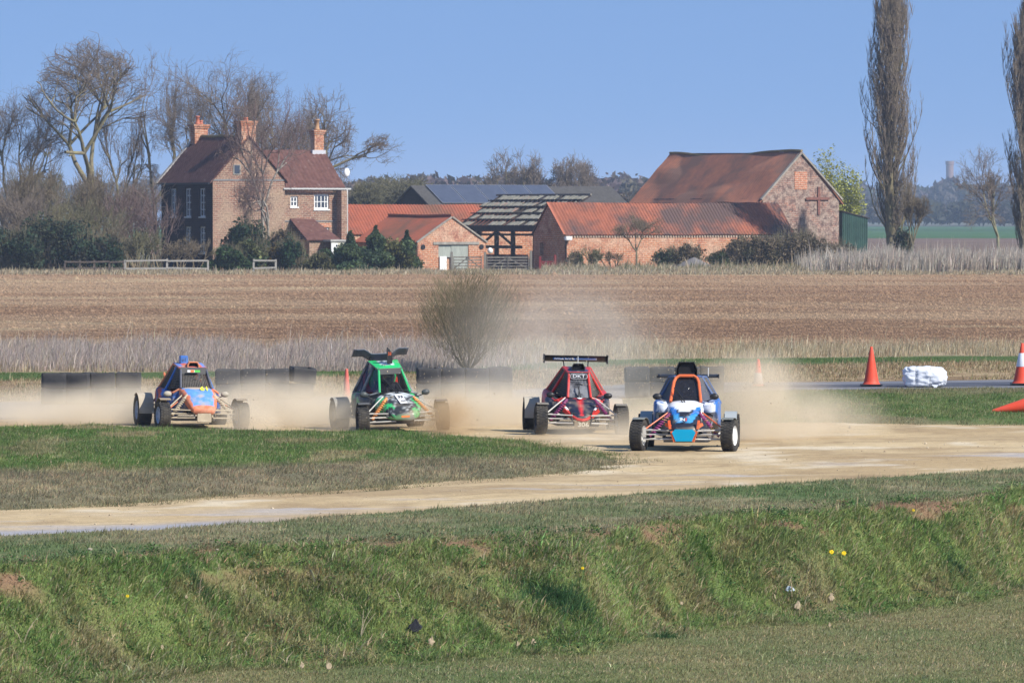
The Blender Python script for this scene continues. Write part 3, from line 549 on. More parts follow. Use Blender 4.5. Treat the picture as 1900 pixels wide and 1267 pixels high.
# small gabled shed with doors
A_ = gshed('garage_shed', 775, 400, 5.5, 9.2, 2.0, 3.75, B_ORANGE, T_PAN2, [(1.67,4.12,0,1.78)], label='small orange brick shed with grey double doors facing the field', cat='shed', seed=31, rib=.27, hang=.12, over=.05, sag=.04, wob=.03, ridge_m=T_PAN2)
MB().box((1.25,-.06,1.782), (4.95,.1,1.98)).build('lintel', STONE, A_)
DOORM = mat('faded_green_boards', (.36,.385,.34), (.26,.28,.25), scale=3, stretch=(6,1,.6), bump=.3)
MB().box((2.75,.06,.02), (4.10,.12,1.76)).build('door', DOORM, A_); MB().box((1.70,.10,.9), (2.74,.15,1.76)).build('door', DOORM, A_)
MB().box((1.80,.02,.0), (2.35,.09,.95)).build('door_panel', PAINTW, A_)
for x_ in (.42, 5.15): MB().lathe([(0,-.05),(.18,-.05),(.18,-.003)], (x_, 0, 1.62), 'y', 14).build('tie_plate', BLACKP, A_)
cp = MB().bar((-.1,-.03,1.95), (2.72,-.03,3.74), .16, .10).bar((2.78,-.03,3.74), (5.6,-.03,1.95), .16, .10); cp.build('gable_edge', mat('lime_mortar'), A_)
MB().ball((5.75,-.2,1.35), (.2,.2,.22)).build('wall_lamp', PAINTW, A_, True)
# long red roof behind the shed
D_ = ushed('red_roofed_range', 616, 424, 4.7, 16.4, 2.5, 4.62, B_ORANGE, B_ORANGE, T_PAN2, 'long low farm range with bright red roof behind the small shed', seed=41)
# solar barn
S_ = ushed('solar_barn', 797, 441, 5.7, 18.0, 4.6, 6.08, DARKWOOD, DARKWOOD, mat('cement_sheet', (.155,.145,.135), (.11,.105,.095), scale=3, bump=.2), 'dark timber barn with blue solar panels on its cement roof', seed=51, rib=.2, wob=.02)
PVM = mat('solar_cell', (.060,.072,.105), (.075,.088,.125), scale=2, rough=.4, spec=.4); FRM = mat('panel_frame', (.35,.36,.4), rough=.4, metal=.6)
nrm = Vector((0, -1.48/2.85, 1)).normalized()
def onroof(s, t, h): return Vector((s, t*2.85, 4.65+t*1.48))+nrm*h
for i in range(5):
    a = 1.15+i*2.2; b = a+2.13
    vs = [onroof(a,.02,.13), onroof(b,.02,.13), onroof(b,.97,.13), onroof(a,.97,.13), onroof(a,.02,.18), onroof(b,.02,.18), onroof(b,.97,.18), onroof(a,.97,.18)]
    f = MB().add(vs, [(0,1,5,4),(1,2,6,5),(2,3,7,6),(3,0,4,7),(0,3,2,1),(4,5,6,7)]).build('solar_panel', FRM, S_)
    MB().add([onroof(a+.05,.035,.184), onroof(b-.05,.035,.184), onroof(b-.05,.955,.184), onroof(a+.05,.955,.184)], [(0,1,2,3)]).build('glass', PVM, f)
# half-stripped open barn
p = W(1006, 0, 410); E_ = empty('derelict_barn', (p.x, p.y, 0), AZ); tag(E_, 'derelict open barn with half its slates stripped off the battens', 'barn')
EL, EW, EE, ER = 13.2, 7.6, 3.0, 5.35
SL = mat('old_slates', (.37,.34,.27), (.24,.23,.17), scale=2.5, bump=.5, c3=(.40,.24,.17), c3scale=1.2, c3lo=.58, c3hi=.66)
def onr(y_, t, h=0): return Vector((t*EW/2, y_, EE+t*(ER-EE)))+Vector((-.55, 0, .83))*h
rows = 5
for k in range(rows):
    t0, t1 = k/rows, (k+1)/rows; mb = MB(); bt = MB(); y1 = EL-.2-.0*k
    bt.bar(onr(-.5, t0+.02, .03), onr(y1+.2, t0+.02, .03), .10, .08)
    yy = -.4; i = 0
    while yy < y1-.3:
        wd = random.uniform(.55, .75)
        if random.random() < (.86 if k > 0 else .65):
            j = random.uniform(-.12, .12); a, b, c, d = onr(yy, t0+.03, .10), onr(yy+wd*.82, t0+.03, .10), onr(yy+wd*.82+j, t1-random.uniform(.02,.08), .03+random.uniform(0,.06)), onr(yy+j, t1-random.uniform(.02,.06), .03)
            mb.add([a, b, c, d, a-Vector((0,0,.04)), b-Vector((0,0,.04)), c-Vector((0,0,.04)), d-Vector((0,0,.04))], [(0,1,2,3),(7,6,5,4),(0,4,5,1),(1,5,6,2),(2,6,7,3),(3,7,4,0)])
        yy += wd+.03
    bt.build('batten', DARKWOOD, E_); mb.build('slates', SL, E_)
rf = MB()
for y_ in np.arange(-.4, EL, .62): rf.bar(onr(y_, -.03, -.05), onr(y_, 1, -.05), .09, .14)
rf.build('rafters', DARKWOOD, E_)
MB().bar((EW/2,-.5,ER), (EW/2,EL,ER), .12, .14).build('ridge_beam', OLDWOOD, E_)
bm_ = MB(); bm_.bar((-.1,-.5,EE-.15), (-.1,EL+.4,EE-.15), .3, .36).bar((-.05,-.5,EE-.55), (-.05,EL+.2,EE-.55), .14, .16).bar((0,3,1.55), (0,EL-2,1.55), .2, .22); bm_.build('wall_plate', DARKWOOD, E_)
for y_ in (1, 4.2, 6.6, 9.2, 12.4): MB().bar((0,y_,0), (0,y_,EE-.3), .26, .26, up=(0,1,0)).build('post', DARKWOOD, E_)
MB().bar((0,9.1,1.6), (0,6.8,2.6), .14).bar((0,4.3,1.7), (0,6.4,2.6), .14).bar((0,6.4,.9), (0,7.6,.1), .16).build('brace', DARKWOOD, E_)
wall(E_, 0, EL, 0, 2.7, EW, 'v', B_ORANGE, [(4,5,0,2),(7,8.2,.6,2.0),(10,10.8,.8,2)])
wall(E_, 0, EW, 0, EE, EL, 'u', B_ORANGE, [(1.0,2.2,0,2.0)]); wall(E_, 2.6, EL, 0, 1.0, .35, 'v', B_OLD)
# green sheet shed beyond the tall barn
p = W(1563, 0, 420); gs = empty('green_shed', (p.x, p.y, 0), AZ); tag(gs, 'dark green corrugated shed between tall barn and poplar', 'shed')
GM = mat('green_sheet', (.020,.050,.040), (.035,.085,.065), scale=1.5, rough=.5, bump=.4)
mb = MB()
for i in range(26): a = i*.085; mb.box((a, -.03 if i % 2 else 0, 0), (a+.0849, .02, 4.1-a*.22))
mb.build('wall', GM, gs); MB().add([(0,0.03,0),(2.2,.03,0),(2.2,3,0),(0,3,0),(0,.03,4.1),(2.2,.03,3.6),(2.2,3,3.6),(0,3,4.1)], [(0,4,7,3),(1,2,6,5),(2,3,7,6)]).build('side_wall', GM, gs)
MB().add([(-.1,-.1,4.13),(2.35,-.1,3.6),(2.35,3.1,3.6),(-.1,3.1,4.13),(-.1,-.1,4.2),(2.35,-.1,3.67),(2.35,3.1,3.67),(-.1,3.1,4.2)], [(0,3,2,1),(4,5,6,7),(0,1,5,4),(1,2,6,5),(2,3,7,6),(3,0,4,7)]).build('roof', DARKWOOD, gs)
# far tower
p = W(1762, 0, 3000); tw = MB().lathe([(2.0,0),(2.0,31),(2.3,31.2),(2.3,33),(0,33)], (0,0,0), n=20)
t_ = tw.build('tower', mat('tower_brick', (.24,.17,.16), rough=.9), None); t_.location = (p.x, p.y, 0); tag(t_, 'distant hazy cylindrical tower rising above the far wood', 'tower')

# gates and fences
def gate(px0, px1, D, h, label, m, wd=None, bars=5, name='field_gate', posts=(1, 1)):
    a = W(px0, 0, D); b = W(px1, 0, D); L = b.x-a.x; g = empty(name, (a.x, a.y, 0)); tag(g, label, 'gate')
    fr = MB()
    for i in range(bars): z_ = .18+(h-.25)*i/(bars-1); fr.bar((.12,0,z_), (L-.12,0,z_), .035, .09 if i == bars-1 else .07)
    fr.build('rail', m, g); MB().bar((.14,-.03,.15), (.14,-.03,h), .05, .1, up=(0,1,0)).bar((L-.14,-.03,.15), (L-.14,-.03,h), .05, .1, up=(0,1,0)).bar((L/2,-.03,.15), (L/2,-.03,h), .04, .08, up=(0,1,0)).build('stile', m, g)
    MB().bar((.16,.03,.2), (L/2,.035,h-.1), .03, .07).bar((L-.16,.03,.2), (L/2,.035,h-.1), .03, .07).build('brace', m, g)
    for k, x_ in enumerate((0, L)):
        if posts[k]: MB().bar((x_,0,0), (x_,0,h+.3+.1*k), .17, .17, up=(0,1,0)).build('post', m, g, bevel=.02)
    return g
gate(900, 985, 388, 1.05, 'weathered grey five-bar wooden gate beside the red end wall', OLDWOOD)
gate(838, 897, 390, 1.05, 'weathered wooden gate in front of the orange shed', OLDWOOD, posts=(1,0))
gate(1002, 1030, 388, .75, 'small red metal gate before the shaded barn end', mat('red_gate', (.22,.03,.03), rough=.5), posts=(1,1))
def rails(px0, px1, D, h, n, label, m, zs, group=None):
    a = W(px0, 0, D); b = W(px1, 0, D); L = b.x-a.x; g = empty('rail_fence', (a.x, a.y, 0)); tag(g, label, 'fence')
    for i in range(n): x_ = L*i/(n-1); MB().bar((x_,0,0), (x_+random.uniform(-.04,.04),0,h+random.uniform(-.04,.08)), .12, .12, up=(0,1,0)).build('post', m, g)
    for z_ in zs:
        mb = MB()
        for i in range(n-1): mb.bar((L*i/(n-1),-.08,z_+random.uniform(-.03,.03)), (L*(i+1)/(n-1),-.08,z_+random.uniform(-.03,.03)), .04, .11)
        mb.build('rail', m, g)
rails(233, 386, 372, .92, 3, 'pale grey wooden rail fence by the farmhouse garden', mat('pale_wood', (.42,.39,.34), (.32,.30,.26), scale=4), (.88, .38))
rails(120, 231, 373, .85, 5, 'dark old rail fence below the left thicket', mat('brown_wood', (.14,.11,.085), (.09,.07,.06), scale=4), (.8, .35))
rails(470, 512, 373, .95, 2, 'short grey rail fence showing between two green bushes', mat('pale_wood'), (.9, .4))
# gravel heap
p = W(1288, 0, 388); gh = []
xs = np.linspace(-2.0, 2.0, 50); ys = np.linspace(-1.6, 1.6, 34)
X, Y = np.meshgrid(xs, ys); rr = np.hypot(X/1.95, Y/1.5); Z = np.maximum(0, 1-rr)**.85*1.02*(1+.12*(fbm(X*2, Y*2, 33)-.5))+.05*(fbm(X*9, Y*9, 34)-.5)-.02
i = np.arange(49)[None, :]+np.arange(33)[:, None]*50; F = np.stack([i, i+1, i+51, i+50], -1).reshape(-1, 4)
gv = link('gravel_heap', npmesh('gravel_heap', np.stack([X, Y, Z], -1).reshape(-1, 3), F), None, mat('gravel_grey', (.21,.19,.18), (.14,.13,.125), scale=12, bump=.8, bscale=30), True); gv.location = (p.x, p.y, 0); tag(gv, 'grey gravel heap in front of the long barn', 'gravel heap')
# ================================================================== TREES
def tubes_np(segs, n=3):
    """segs (m,8): p0 p1 r0 r1 -> joined open tubes"""
    S = np.asarray(segs, float); p0, p1, r0, r1 = S[:, :3], S[:, 3:6], S[:, 6], S[:, 7]; d = p1-p0; L = np.linalg.norm(d, axis=1, keepdims=True)+1e-9; d /= L
    up = np.where(np.abs(d[:, 2:3]) < .9, np.array([[0, 0, 1.]]), np.array([[1., 0, 0]])); a = np.cross(d, up); a /= np.linalg.norm(a, axis=1, keepdims=True); b = np.cross(d, a)
    V = []
    for P_, r in ((p0, r0), (p1, r1)):
        for k in range(n):
            an = 2*np.pi*k/n; V.append(P_+(a*np.cos(an)+b*np.sin(an))*r[:, None])
    V = np.stack(V, 1); m = len(S); base = np.arange(m)[:, None]*2*n
    F = np.concatenate([base+np.array([[k, (k+1) % n, n+(k+1) % n, n+k]]) for k in range(n)])
    return V.reshape(-1, 3), F
BARK = mat('bark', (.15,.125,.085), (.22,.19,.11), scale=3, rough=.95, bump=.5, c3=(.26,.24,.10), c3scale=.8, c3lo=.5, c3hi=.7)
TWIG = mat('twigs', (.17,.135,.105), (.22,.175,.135), scale=1, rough=.95); TWIGB = mat('brown_twigs', (.15,.115,.075), (.20,.16,.10), scale=1, rough=.95); TWIGP = mat('purple_twigs', (.15,.10,.09), (.20,.14,.12), scale=1)
TWIGO = mat('olive_twigs', (.17,.155,.075), (.125,.115,.065), scale=1, rough=.95); PALE = mat('pale_bark', (.36,.33,.28), (.12,.10,.085), scale=4, rough=.8)
POP = mat('poplar_twigs', (.165,.13,.10), (.21,.17,.12), scale=1, c3=(.24,.21,.08), c3scale=.6, c3lo=.6, c3hi=.7)
def bare_tree(seed, height, spread, fork=.25, levels=6, r0=.28, upk=.25, curl=.25, nk=3, ratio=.74, ang=32, twigr=.0065, env=None, maxseg=24000, lean=0, thick=.035):
    """branches by recursion; returns thick segs, thin segs (unit frame = metres)"""
    rd = random.Random(seed); big = []; fine = []
    L0 = height*fork; queue = [[] for _ in range(levels+2)]
    def grow(p, d, L, r, lv):
        n = 3 if lv > 0 else 4; q = p
        for i in range(n):
            d = (d+Vector((rd.gauss(0, curl), rd.gauss(0, curl), rd.gauss(0, curl)))*.35*(1 if lv else .4)+Vector((0, 0, upk))*.22*(1 if lv < levels-2 else -.15 if lv == levels else .3)).normalized()
            q2 = q+d*(L/n); ra = r*(1-.35*i/n); rb = r*(1-.35*(i+1)/n)
            if env:
                s = env(q2)
                if s > .85: d = (d-Vector((q2.x, q2.y, 0)).normalized()*.22).normalized()
                if s > .86+rd.random()*.42 and lv > 1: return
            (big if rb > thick else fine).append((*q, *q2, ra, rb)); q = q2
            if lv >= 2 and i < n-1 and lv < levels and rd.random() < .6: kid(q, d, L*ratio*.85, rb*.55, lv+1)
        if lv < levels:
            for k in range(nk if lv < levels-1 else nk+1): kid(q, d, L*ratio*rd.uniform(.8, 1.15), r*rd.uniform(.52, .68), lv+1)
    def kid(q, d, L, r, lv):
        a = Vector((rd.gauss(0, 1), rd.gauss(0, 1), rd.gauss(0, 1))); a = (a-d*a.dot(d)).normalized(); th = R(rd.gauss(ang*(1.35 if lv >= levels-1 else 1), 10)); queue[lv].append((q, (d*math.cos(th)+a*math.sin(th)).normalized(), L, max(r, twigr), lv))
    grow(Vector((0, 0, 0)), Vector((lean, 0, 1)).normalized(), L0, r0, 0)
    for lv in range(levels+1):
        rd.shuffle(queue[lv])
        for a_ in queue[lv]:
            if len(fine)+len(big) > maxseg: break
            grow(*a_)
    big = np.array(big); fine = np.array(fine) if fine else np.zeros((0, 8)); allp = np.concatenate([big, fine]); zt = allp[:, 5].max(); sx = np.percentile(np.abs(allp[:, 3]), 98)
    k = height/zt; kx = spread/2/sx
    for A in (big, fine): A[:, [2, 5]] *= k; A[:, [0, 1, 3, 4]] *= kx
    return big, fine
def put_tree(name, px, py_base, D, segs, label, cat='tree', group=None, bark=BARK, twig=TWIG, z0=0, rz=0, nb=6):
    p = W(px, 0, D); t = empty(name, (p.x, p.y, z0), rz); tag(t, label, cat, group)
    b, f = segs
    if len(b): V, F = tubes_np(b, nb); link('trunk', npmesh('trunk', V, F), t, bark, True)
    if len(f): V, F = tubes_np(f, 3); link('crown', npmesh('crown', V, F), t, twig)
    return t
def topz(py, D): return H-(py-HOR)/FPX*D
# tall bare trees behind the farmhouse
def T(px, top, D, spx, **k):
    h = topz(top, D); w2 = spx/FPX*D/2; seed = k.pop('seed')
    return bare_tree(seed, h, w2*2, env=lambda q: 0 if q.z < .42*h else (q.x*q.x+q.y*q.y)/(w2*w2)+((q.z-.58*h)/(.44*h))**2, **k)
put_tree('ash_tree', 168, 0, 425, T(168, 58, 425, 215, seed=3, fork=0.32, r0=.36, levels=7, ang=31, upk=.10, maxseg=30000), 'tall spreading bare tree with forked mossy limbs, tallest at the left')
put_tree('ash_tree', 28, 0, 430, T(28, 150, 430, 190, seed=4, fork=0.23, r0=.26, levels=7, ang=31, upk=.10, maxseg=24000), 'bare tree cut off by the left edge above the thicket')
put_tree('ash_tree', 292, 0, 432, T(292, 78, 432, 120, seed=5, fork=0.27, r0=.24, levels=7, ang=31, upk=.10, maxseg=24000), 'slender bare tree rising just left of the first chimney')
put_tree('ash_tree', 405, 0, 430, T(405, 80, 430, 210, seed=6, fork=0.20, r0=.28, levels=7, ang=31, upk=.10, maxseg=30000), 'broad bare tree rising behind the first and second chimneys')
put_tree('ash_tree', 345, 0, 436, T(345, 110, 436, 120, seed=16, fork=0.23, r0=.2, levels=7, ang=31, upk=.10, maxseg=14000), 'thin bare tree standing behind the farmhouse ridge')
put_tree('oak_tree', 552, 0, 424, T(552, 158, 424, 210, seed=8, fork=.26, r0=.3, levels=7, ang=38, upk=.08, curl=.5, maxseg=24000), 'bare crooked tree behind the wing of the farmhouse')
put_tree('oak_tree', 612, 0, 421, bare_tree(19, topz(150, 421), 5.6, fork=.36, r0=.26, levels=6, ang=36, upk=.12, curl=.5, maxseg=12000, lean=-.05), 'bare tree with long limbs beside the wing chimney')
# one long limb reaching to the right over the roof end
b, f = bare_tree(23, 6.4, 3.2, fork=.5, r0=.14, levels=5, ang=38, curl=.5, maxseg=5000)
def rot(A, m):
    A = A.copy()
    for c in (0, 3): A[:, c:c+3] = A[:, c:c+3]@np.array(m)[:3, :3].T
    return A
mm = Matrix.Rotation(R(62), 3, 'Y'); pl = W(600, 318, 420); b = rot(b, mm); f = rot(f, mm)
for A in (b, f): A[:, [2, 5]] += pl.z; A[:, [0, 3]] += 0
st = np.array([[0, 0, 0, 0, 0, pl.z, .17, .15]])
put_tree('ash_tree', 600, 0, 420, (np.concatenate([st, b]), f), 'leaning bare tree whose limb reaches right past the house end')
put_tree('ash_tree', 478, 0, 434, T(478, 124, 434, 130, seed=26, fork=0.27, r0=.2, levels=7, ang=31, upk=.10, maxseg=14000), 'thin bare tree directly behind the middle chimney')
put_tree('ash_tree', 225, 0, 428, T(240, 175, 428, 130, seed=27, fork=0.20, r0=.2, levels=7, ang=31, upk=.10, maxseg=12000), 'lower bare tree between the spreading tree and the first chimney')
put_tree('ash_tree', 512, 0, 436, T(512, 130, 436, 150, seed=28, fork=0.27, r0=.24, levels=7, ang=31, upk=.10, maxseg=14000), 'bare tree between the middle chimney and the wing chimney')
# ivy-clad birch in front of the gable
bt = put_tree('birch_tree', 486, 0, 392, bare_tree(37, topz(150, 392), 6.2, fork=.30, r0=.17, levels=6, ang=27, upk=.12, curl=.55, maxseg=6500, lean=.12), 'old birch with pale twisted branches in front of the brick gable', bark=PALE, twig=TWIGP)
put_tree('birch_tree', 505, 0, 390, bare_tree(34, topz(250, 390), 5.0, fork=.22, r0=.14, levels=6, ang=38, upk=.05, curl=.6, maxseg=14000), 'low tangled grey tree leaning over the lean-to roof', bark=PALE, twig=TWIGP)
# trees in the middle distance
MIDS = [(950, 268, 640, 120), (1068, 276, 640, 100)]
lbs = ['bare round-headed tree beyond the solar panels', 'bare round-headed tree beyond the derelict barn roof']
for k, (px, top, D, sp) in enumerate(MIDS): put_tree('field_tree', px, 0, D, T(px, top, D, sp, seed=40+k, fork=.2, r0=.25, levels=6, ang=32, upk=.2, nk=4, twigr=.022, maxseg=12000), lbs[k], twig=TWIG)
for k, (px, top, D, sp, lb) in enumerate([(740, 318, 560, 130, 'olive brushy tree left of the solar barn'), (660, 330, 520, 90, 'greyish brushy tree beside the white downpipe')]):
    put_tree('willow_tree', px, 0, D, T(px, top, D, sp, seed=50+k, fork=.08, r0=.2, levels=6, ang=26, upk=.2, nk=5, twigr=.022, maxseg=16000), lb, twig=TWIGO)
# lombardy poplars
def poplar(seed, height, width, maxn=420, tw=.014):
    rd = random.Random(seed); big = []; fine = []; q = Vector((0, 0, 0)); pts = [q]
    N = 26
    for i in range(N):
        q2 = Vector((.35*math.sin(i*.35+seed)*.4, .2*math.cos(i*.3), height*(i+1)/N)); r1 = .42*(1-i/N)**.9+.02; r2 = .42*(1-(i+1)/N)**.9+.02; big.append((*q, *q2, r1, r2)); q = q2; pts.append(q)
    def prof(t): return width/2*(.42+.58*min(1, t/.28))*(1 if t < .72 else max(.08, 1-((t-.72)/.30)**1.3))
    for k in range(maxn):
        t = rd.uniform(.03, .98)**.85; z = t*height*.93; i = min(int(z/height*N), N-1); p = pts[i].copy(); p.z = z; az = rd.uniform(0, 2*math.pi); L = rd.uniform(2.2, 5.2)*(1 if t < .75 else .5)
        out = rd.uniform(.25, 1)*prof(min(1, t+L*.5/height))*(.62+.8*float(vnoise(az*1.1+seed, t*9, seed))); d = Vector((math.cos(az)*.62, math.sin(az)*.62, 1)).normalized(); n = 6; r = rd.uniform(.025, .085)*(1.15-t)
        tgt = Vector((math.cos(az)*out, math.sin(az)*out, 0)); pos = p; rad = Vector((0, 0, 0))
        for j in range(n):
            f = (j+1)/n; nx = Vector((p.x, p.y, z))+tgt*(1-(1-f)**2)+Vector((rd.gauss(0, .05), rd.gauss(0, .05), L*f)); ra = r*(1-j/n*.8); rb = r*(1-(j+1)/n*.8)
            (big if ra > .045 else fine).append((*pos, *nx, max(ra, tw), max(rb, tw*.7)))
            for m_ in range(4):
                a2 = rd.uniform(0, 6.28); l2 = rd.uniform(.35, 1.1); e = nx+Vector((math.cos(a2)*.26*l2, math.sin(a2)*.26*l2, l2)); fine.append((*nx, *e, tw, tw*.5))
                if m_ < 2: e2 = (nx+e)/2+Vector((math.cos(a2+1)*.16, math.sin(a2+1)*.16, .5)); fine.append((*((nx+e)/2), *e2, tw*.8, tw*.4))
            pos = nx
    return np.array(big), np.array(fine)
put_tree('poplar_tree', 1652, 0, 405, poplar(2, topz(-90, 405), 3.7, 470), 'tall columnar bare poplar right of the tall brick barn', bark=BARK, twig=POP)
put_tree('poplar_tree', 1903, 0, 405, poplar(5, topz(15, 405), 3.4, 380), 'columnar bare poplar cut off by the right edge', bark=BARK, twig=POP)
put_tree('sapling_tree', 1855, 0, 392, T(1855, 262, 392, 150, seed=61, fork=.22, r0=.16, levels=6, ang=26, upk=.25, nk=3, maxseg=13000), 'small forked bare tree with lichened pale trunks beside the edge poplar', bark=mat('lichen_bark', (.30,.28,.16), (.20,.19,.12), scale=3), twig=TWIG)
put_tree('sapling_tree', 1692, 0, 400, T(1692, 330, 400, 60, seed=62, fork=.1, r0=.1, levels=6, ang=20, upk=.4, nk=4, maxseg=9000), 'slim brushy bare tree at the foot of the poplar', twig=TWIGB)
put_tree('sapling_tree', 1182, 0, 397, T(1182, 392, 397, 90, seed=63, fork=.22, r0=.1, levels=6, ang=32, upk=.15, nk=3, maxseg=9000), 'small bare bush-like tree against the long barn wall', twig=TWIGB)
# thickets at the left
def thicket(px, top, base_y, D, spx, seed, label, twig, n=26, pale=False, nseg=9000):
    rd = random.Random(seed); hh = topz(top, D); wd = spx/FPX*D; big = []; fine = []
    for k in range(n):
        x0 = rd.gauss(0, wd*.16); y0 = rd.gauss(0, wd*.12); hk = hh*rd.uniform(.6, 1.0); az = rd.uniform(0, 6.28); sp = wd*.5*rd.uniform(.2, 1)
        b, f = bare_tree(seed*100+k, hk, wd*.42, fork=.16, r0=.06, levels=4, ang=24, upk=.25, nk=3, twigr=.013, maxseg=nseg//n, curl=.35, thick=.04)
        for A in (b, f):
            if len(A):
                for c in (0, 3): zf = A[:, c+2]/hk; A[:, c] += x0+math.cos(az)*sp*zf; A[:, c+1] += y0+math.sin(az)*sp*zf*.6
        big.append(b); fine.append(f)
    return put_tree('thicket_shrub', px, 0, D, (np.concatenate(big), np.concatenate(fine)), label, 'shrub', bark=PALE if pale else TWIGB, twig=twig, nb=4)
TH = [(20,268,398,170,'greyish brown brushy shrub at the left edge',TWIGB), (95,282,402,160,'tall olive brown brushy shrub below the spreading tree',TWIGO), (165,300,396,150,'brown brushy shrub with pale stems left of the house',TWIGB),
      (225,300,404,150,'dense grey brushy shrub touching the shaded house wall',TWIG), (262,330,394,130,'reddish brown brushy shrub before the shaded house windows',TWIGP), (130,350,390,170,'lower olive brushy shrub behind the dark evergreens',TWIGO), (45,340,390,150,'lower brown brushy shrub above the dark evergreens',TWIG),
      (330,432,384,110,'low russet brushy shrub under the shaded house wall',TWIGB), (255,418,382,120,'low grey brushy shrub behind the rail fence',TWIGO), (195,400,386,120,'low brown brushy shrub at the fence corner',TWIGB)]
for k, (px, top, D, sp, lb, tm) in enumerate(TH): thicket(px, top, 0, D, sp, 70+k, lb, tm, n=22 if k < 7 else 14, nseg=9000 if k < 7 else 5500, pale=k in (2,))
thicket(1096, 450, 0, 392, 60, 91, 'sparse olive shrub against the long barn wall near its end', TWIGO, n=9, nseg=3500)
thicket(1135, 462, 0, 393, 46, 92, 'low sparse brown shrub against the long barn wall', TWIGB, n=7, nseg=2500)
# leaf-clump bushes
def leafy(name, px, top, D, spx, seed, label, colr, cat='bush', n=5000, size=.11, cone=False, c2=None, z0=0, depth=.8, hollow=.25, lumps=14):
    rd = np.random.default_rng(seed); hh = topz(top, D)-z0; wd = spx/FPX*D/2
    u = rd.normal(size=(n, 3)); u /= np.linalg.norm(u, axis=1, keepdims=True); r = hollow+(1-hollow)*rd.random(n)**.5
    if cone:
        t = rd.random(n)**1.25; ang_ = rd.uniform(0, 6.28, n); tier = .75+.25*np.sin(t*hh*5+seed); rr = (1-t)*(.35+.65*rd.random(n)**.5)*tier*(.45+1.1*fbm(ang_*1.9, t*5+seed, seed)); P = np.stack([np.cos(ang_)*rr*wd, np.sin(ang_)*rr*wd, t*hh], -1)
    else:
        C0 = rd.uniform(-1, 1, (lumps, 3))*np.array([.62, .5, .30]); C0[:, 2] += .45-.25*np.abs(C0[:, 0]); R0 = rd.uniform(.28, .5, lumps)*(14/max(lumps, 14))**.5; k = rd.integers(0, lumps, n)
        P = (C0[k]+u*(R0[k]*r)[:, None]*np.array([1, 1, .9])); P[:, 0] *= wd; P[:, 1] *= wd*depth; z = P[:, 2]; P[:, 2] = (z-z.min())/(z.max()-z.min()); P[:, :2] *= (1+.40*(1-P[:, 2:3])*(cat != 'tree')); P[:, 2] *= hh
    a = rd.normal(size=(n, 3)); a /= np.linalg.norm(a, axis=1, keepdims=True); b = np.cross(a, rd.normal(size=(n, 3))); b /= np.linalg.norm(b, axis=1, keepdims=True); s = size*np.exp(rd.normal(0, .3, n))[:, None]
    V = np.stack([P-a*s, P+b*s*.55, P+a*s, P-b*s*.55], 1).reshape(-1, 3); F = np.arange(4*n).reshape(-1, 4)
    s = s*1.0; Cc = np.array(colr)*np.exp(rd.normal(0, .3, (n, 1)))*(.7+.6*fbm(P[:, 0]*2+seed, P[:, 2]*2, seed))[:, None]
    if c2 is not None: m_ = (fbm(P[:, 0]*1.2+9, P[:, 2]*1.2, seed+3) > .55)[:, None]; Cc = np.where(m_, np.array(c2)*np.exp(rd.normal(0, .3, (n, 1))), Cc)
    p = W(px, 0, D); t_ = empty(name, (p.x, p.y, z0)); tag(t_, label, cat)
    link('crown' if cat == 'tree' else 'foliage', npmesh('foliage', V, F, np.repeat(Cc, 4, 0)), t_, BLADEM)
    st = []
    for k in range(5): az = k*1.3; st.append((0, 0, 0, math.cos(az)*wd*.35, math.sin(az)*wd*.3, hh*.6, .06, .02))
    if not cone and cat != 'tree':
        for k in range(240): ax_, ay_ = rd.uniform(-.85, .85, 2); e_ = math.sqrt(max(0.05, 1-ax_*ax_*.8)); st.append((ax_*wd*.6, ay_*wd*.3, 0, ax_*wd*1.05, ay_*wd*.5, hh*e_*rd.uniform(.75, 1.2), .010, .004))
    if cone: st = [(0, 0, 0, 0, 0, hh*.95, .09, .015)]
    V, F = tubes_np(st, 5); link('trunk' if cat == 'tree' else 'stem', npmesh('stem', V, F), t_, BARK); return t_
DG = (.035,.060,.030); MG = (.060,.095,.038); YG = (.13,.12,.035)
leafy('evergreen_bush', 30, 425, 381, 110, 101, 'dark evergreen bush at the left edge of the field', DG, c2=(.03,.04,.02), n=5000)
leafy('evergreen_bush', 105, 395, 383, 150, 102, 'largest dark evergreen bush under the brushy thicket', DG, c2=(.05,.06,.03), n=8000)
leafy('evergreen_bush', 172, 430, 381, 110, 103, 'dark evergreen bush left of the rail fences', DG, c2=(.05,.05,.03), n=5000)
leafy('ivy_bush', 462, 402, 388, 95, 104, 'glossy dark ivy mass climbing the birch trunk', (.025,.05,.022), n=6000)
leafy('ivy_bush', 524, 425, 389, 70, 114, 'dark ivy mound below the lean-to roof', (.03,.05,.022), c2=(.13,.10,.06), n=3500)
leafy('garden_bush', 425, 455, 377, 80, 105, 'mid green garden bush at the rail fence end', (.04,.075,.025), n=5000)
leafy('garden_bush', 468, 445, 378, 70, 106, 'rounded green garden bush before the birch', MG, c2=(.10,.11,.04), n=5000)
leafy('garden_bush', 500, 462, 380, 60, 116, 'yellowish garden bush behind the short fence', YG, n=3000)
leafy('garden_bush', 522, 450, 379, 50, 107, 'russet and olive garden bush in front of the lean-to', (.14,.10,.035), c2=(.06,.07,.03), n=3000)
leafy('garden_bush', 548, 440, 378, 48, 108, 'dark green upright garden bush left of the porch', (.03,.065,.028), n=4000)
leafy('garden_bush', 588, 470, 378, 60, 109, 'olive garden bush below the porch', (.09,.09,.035), n=3000)
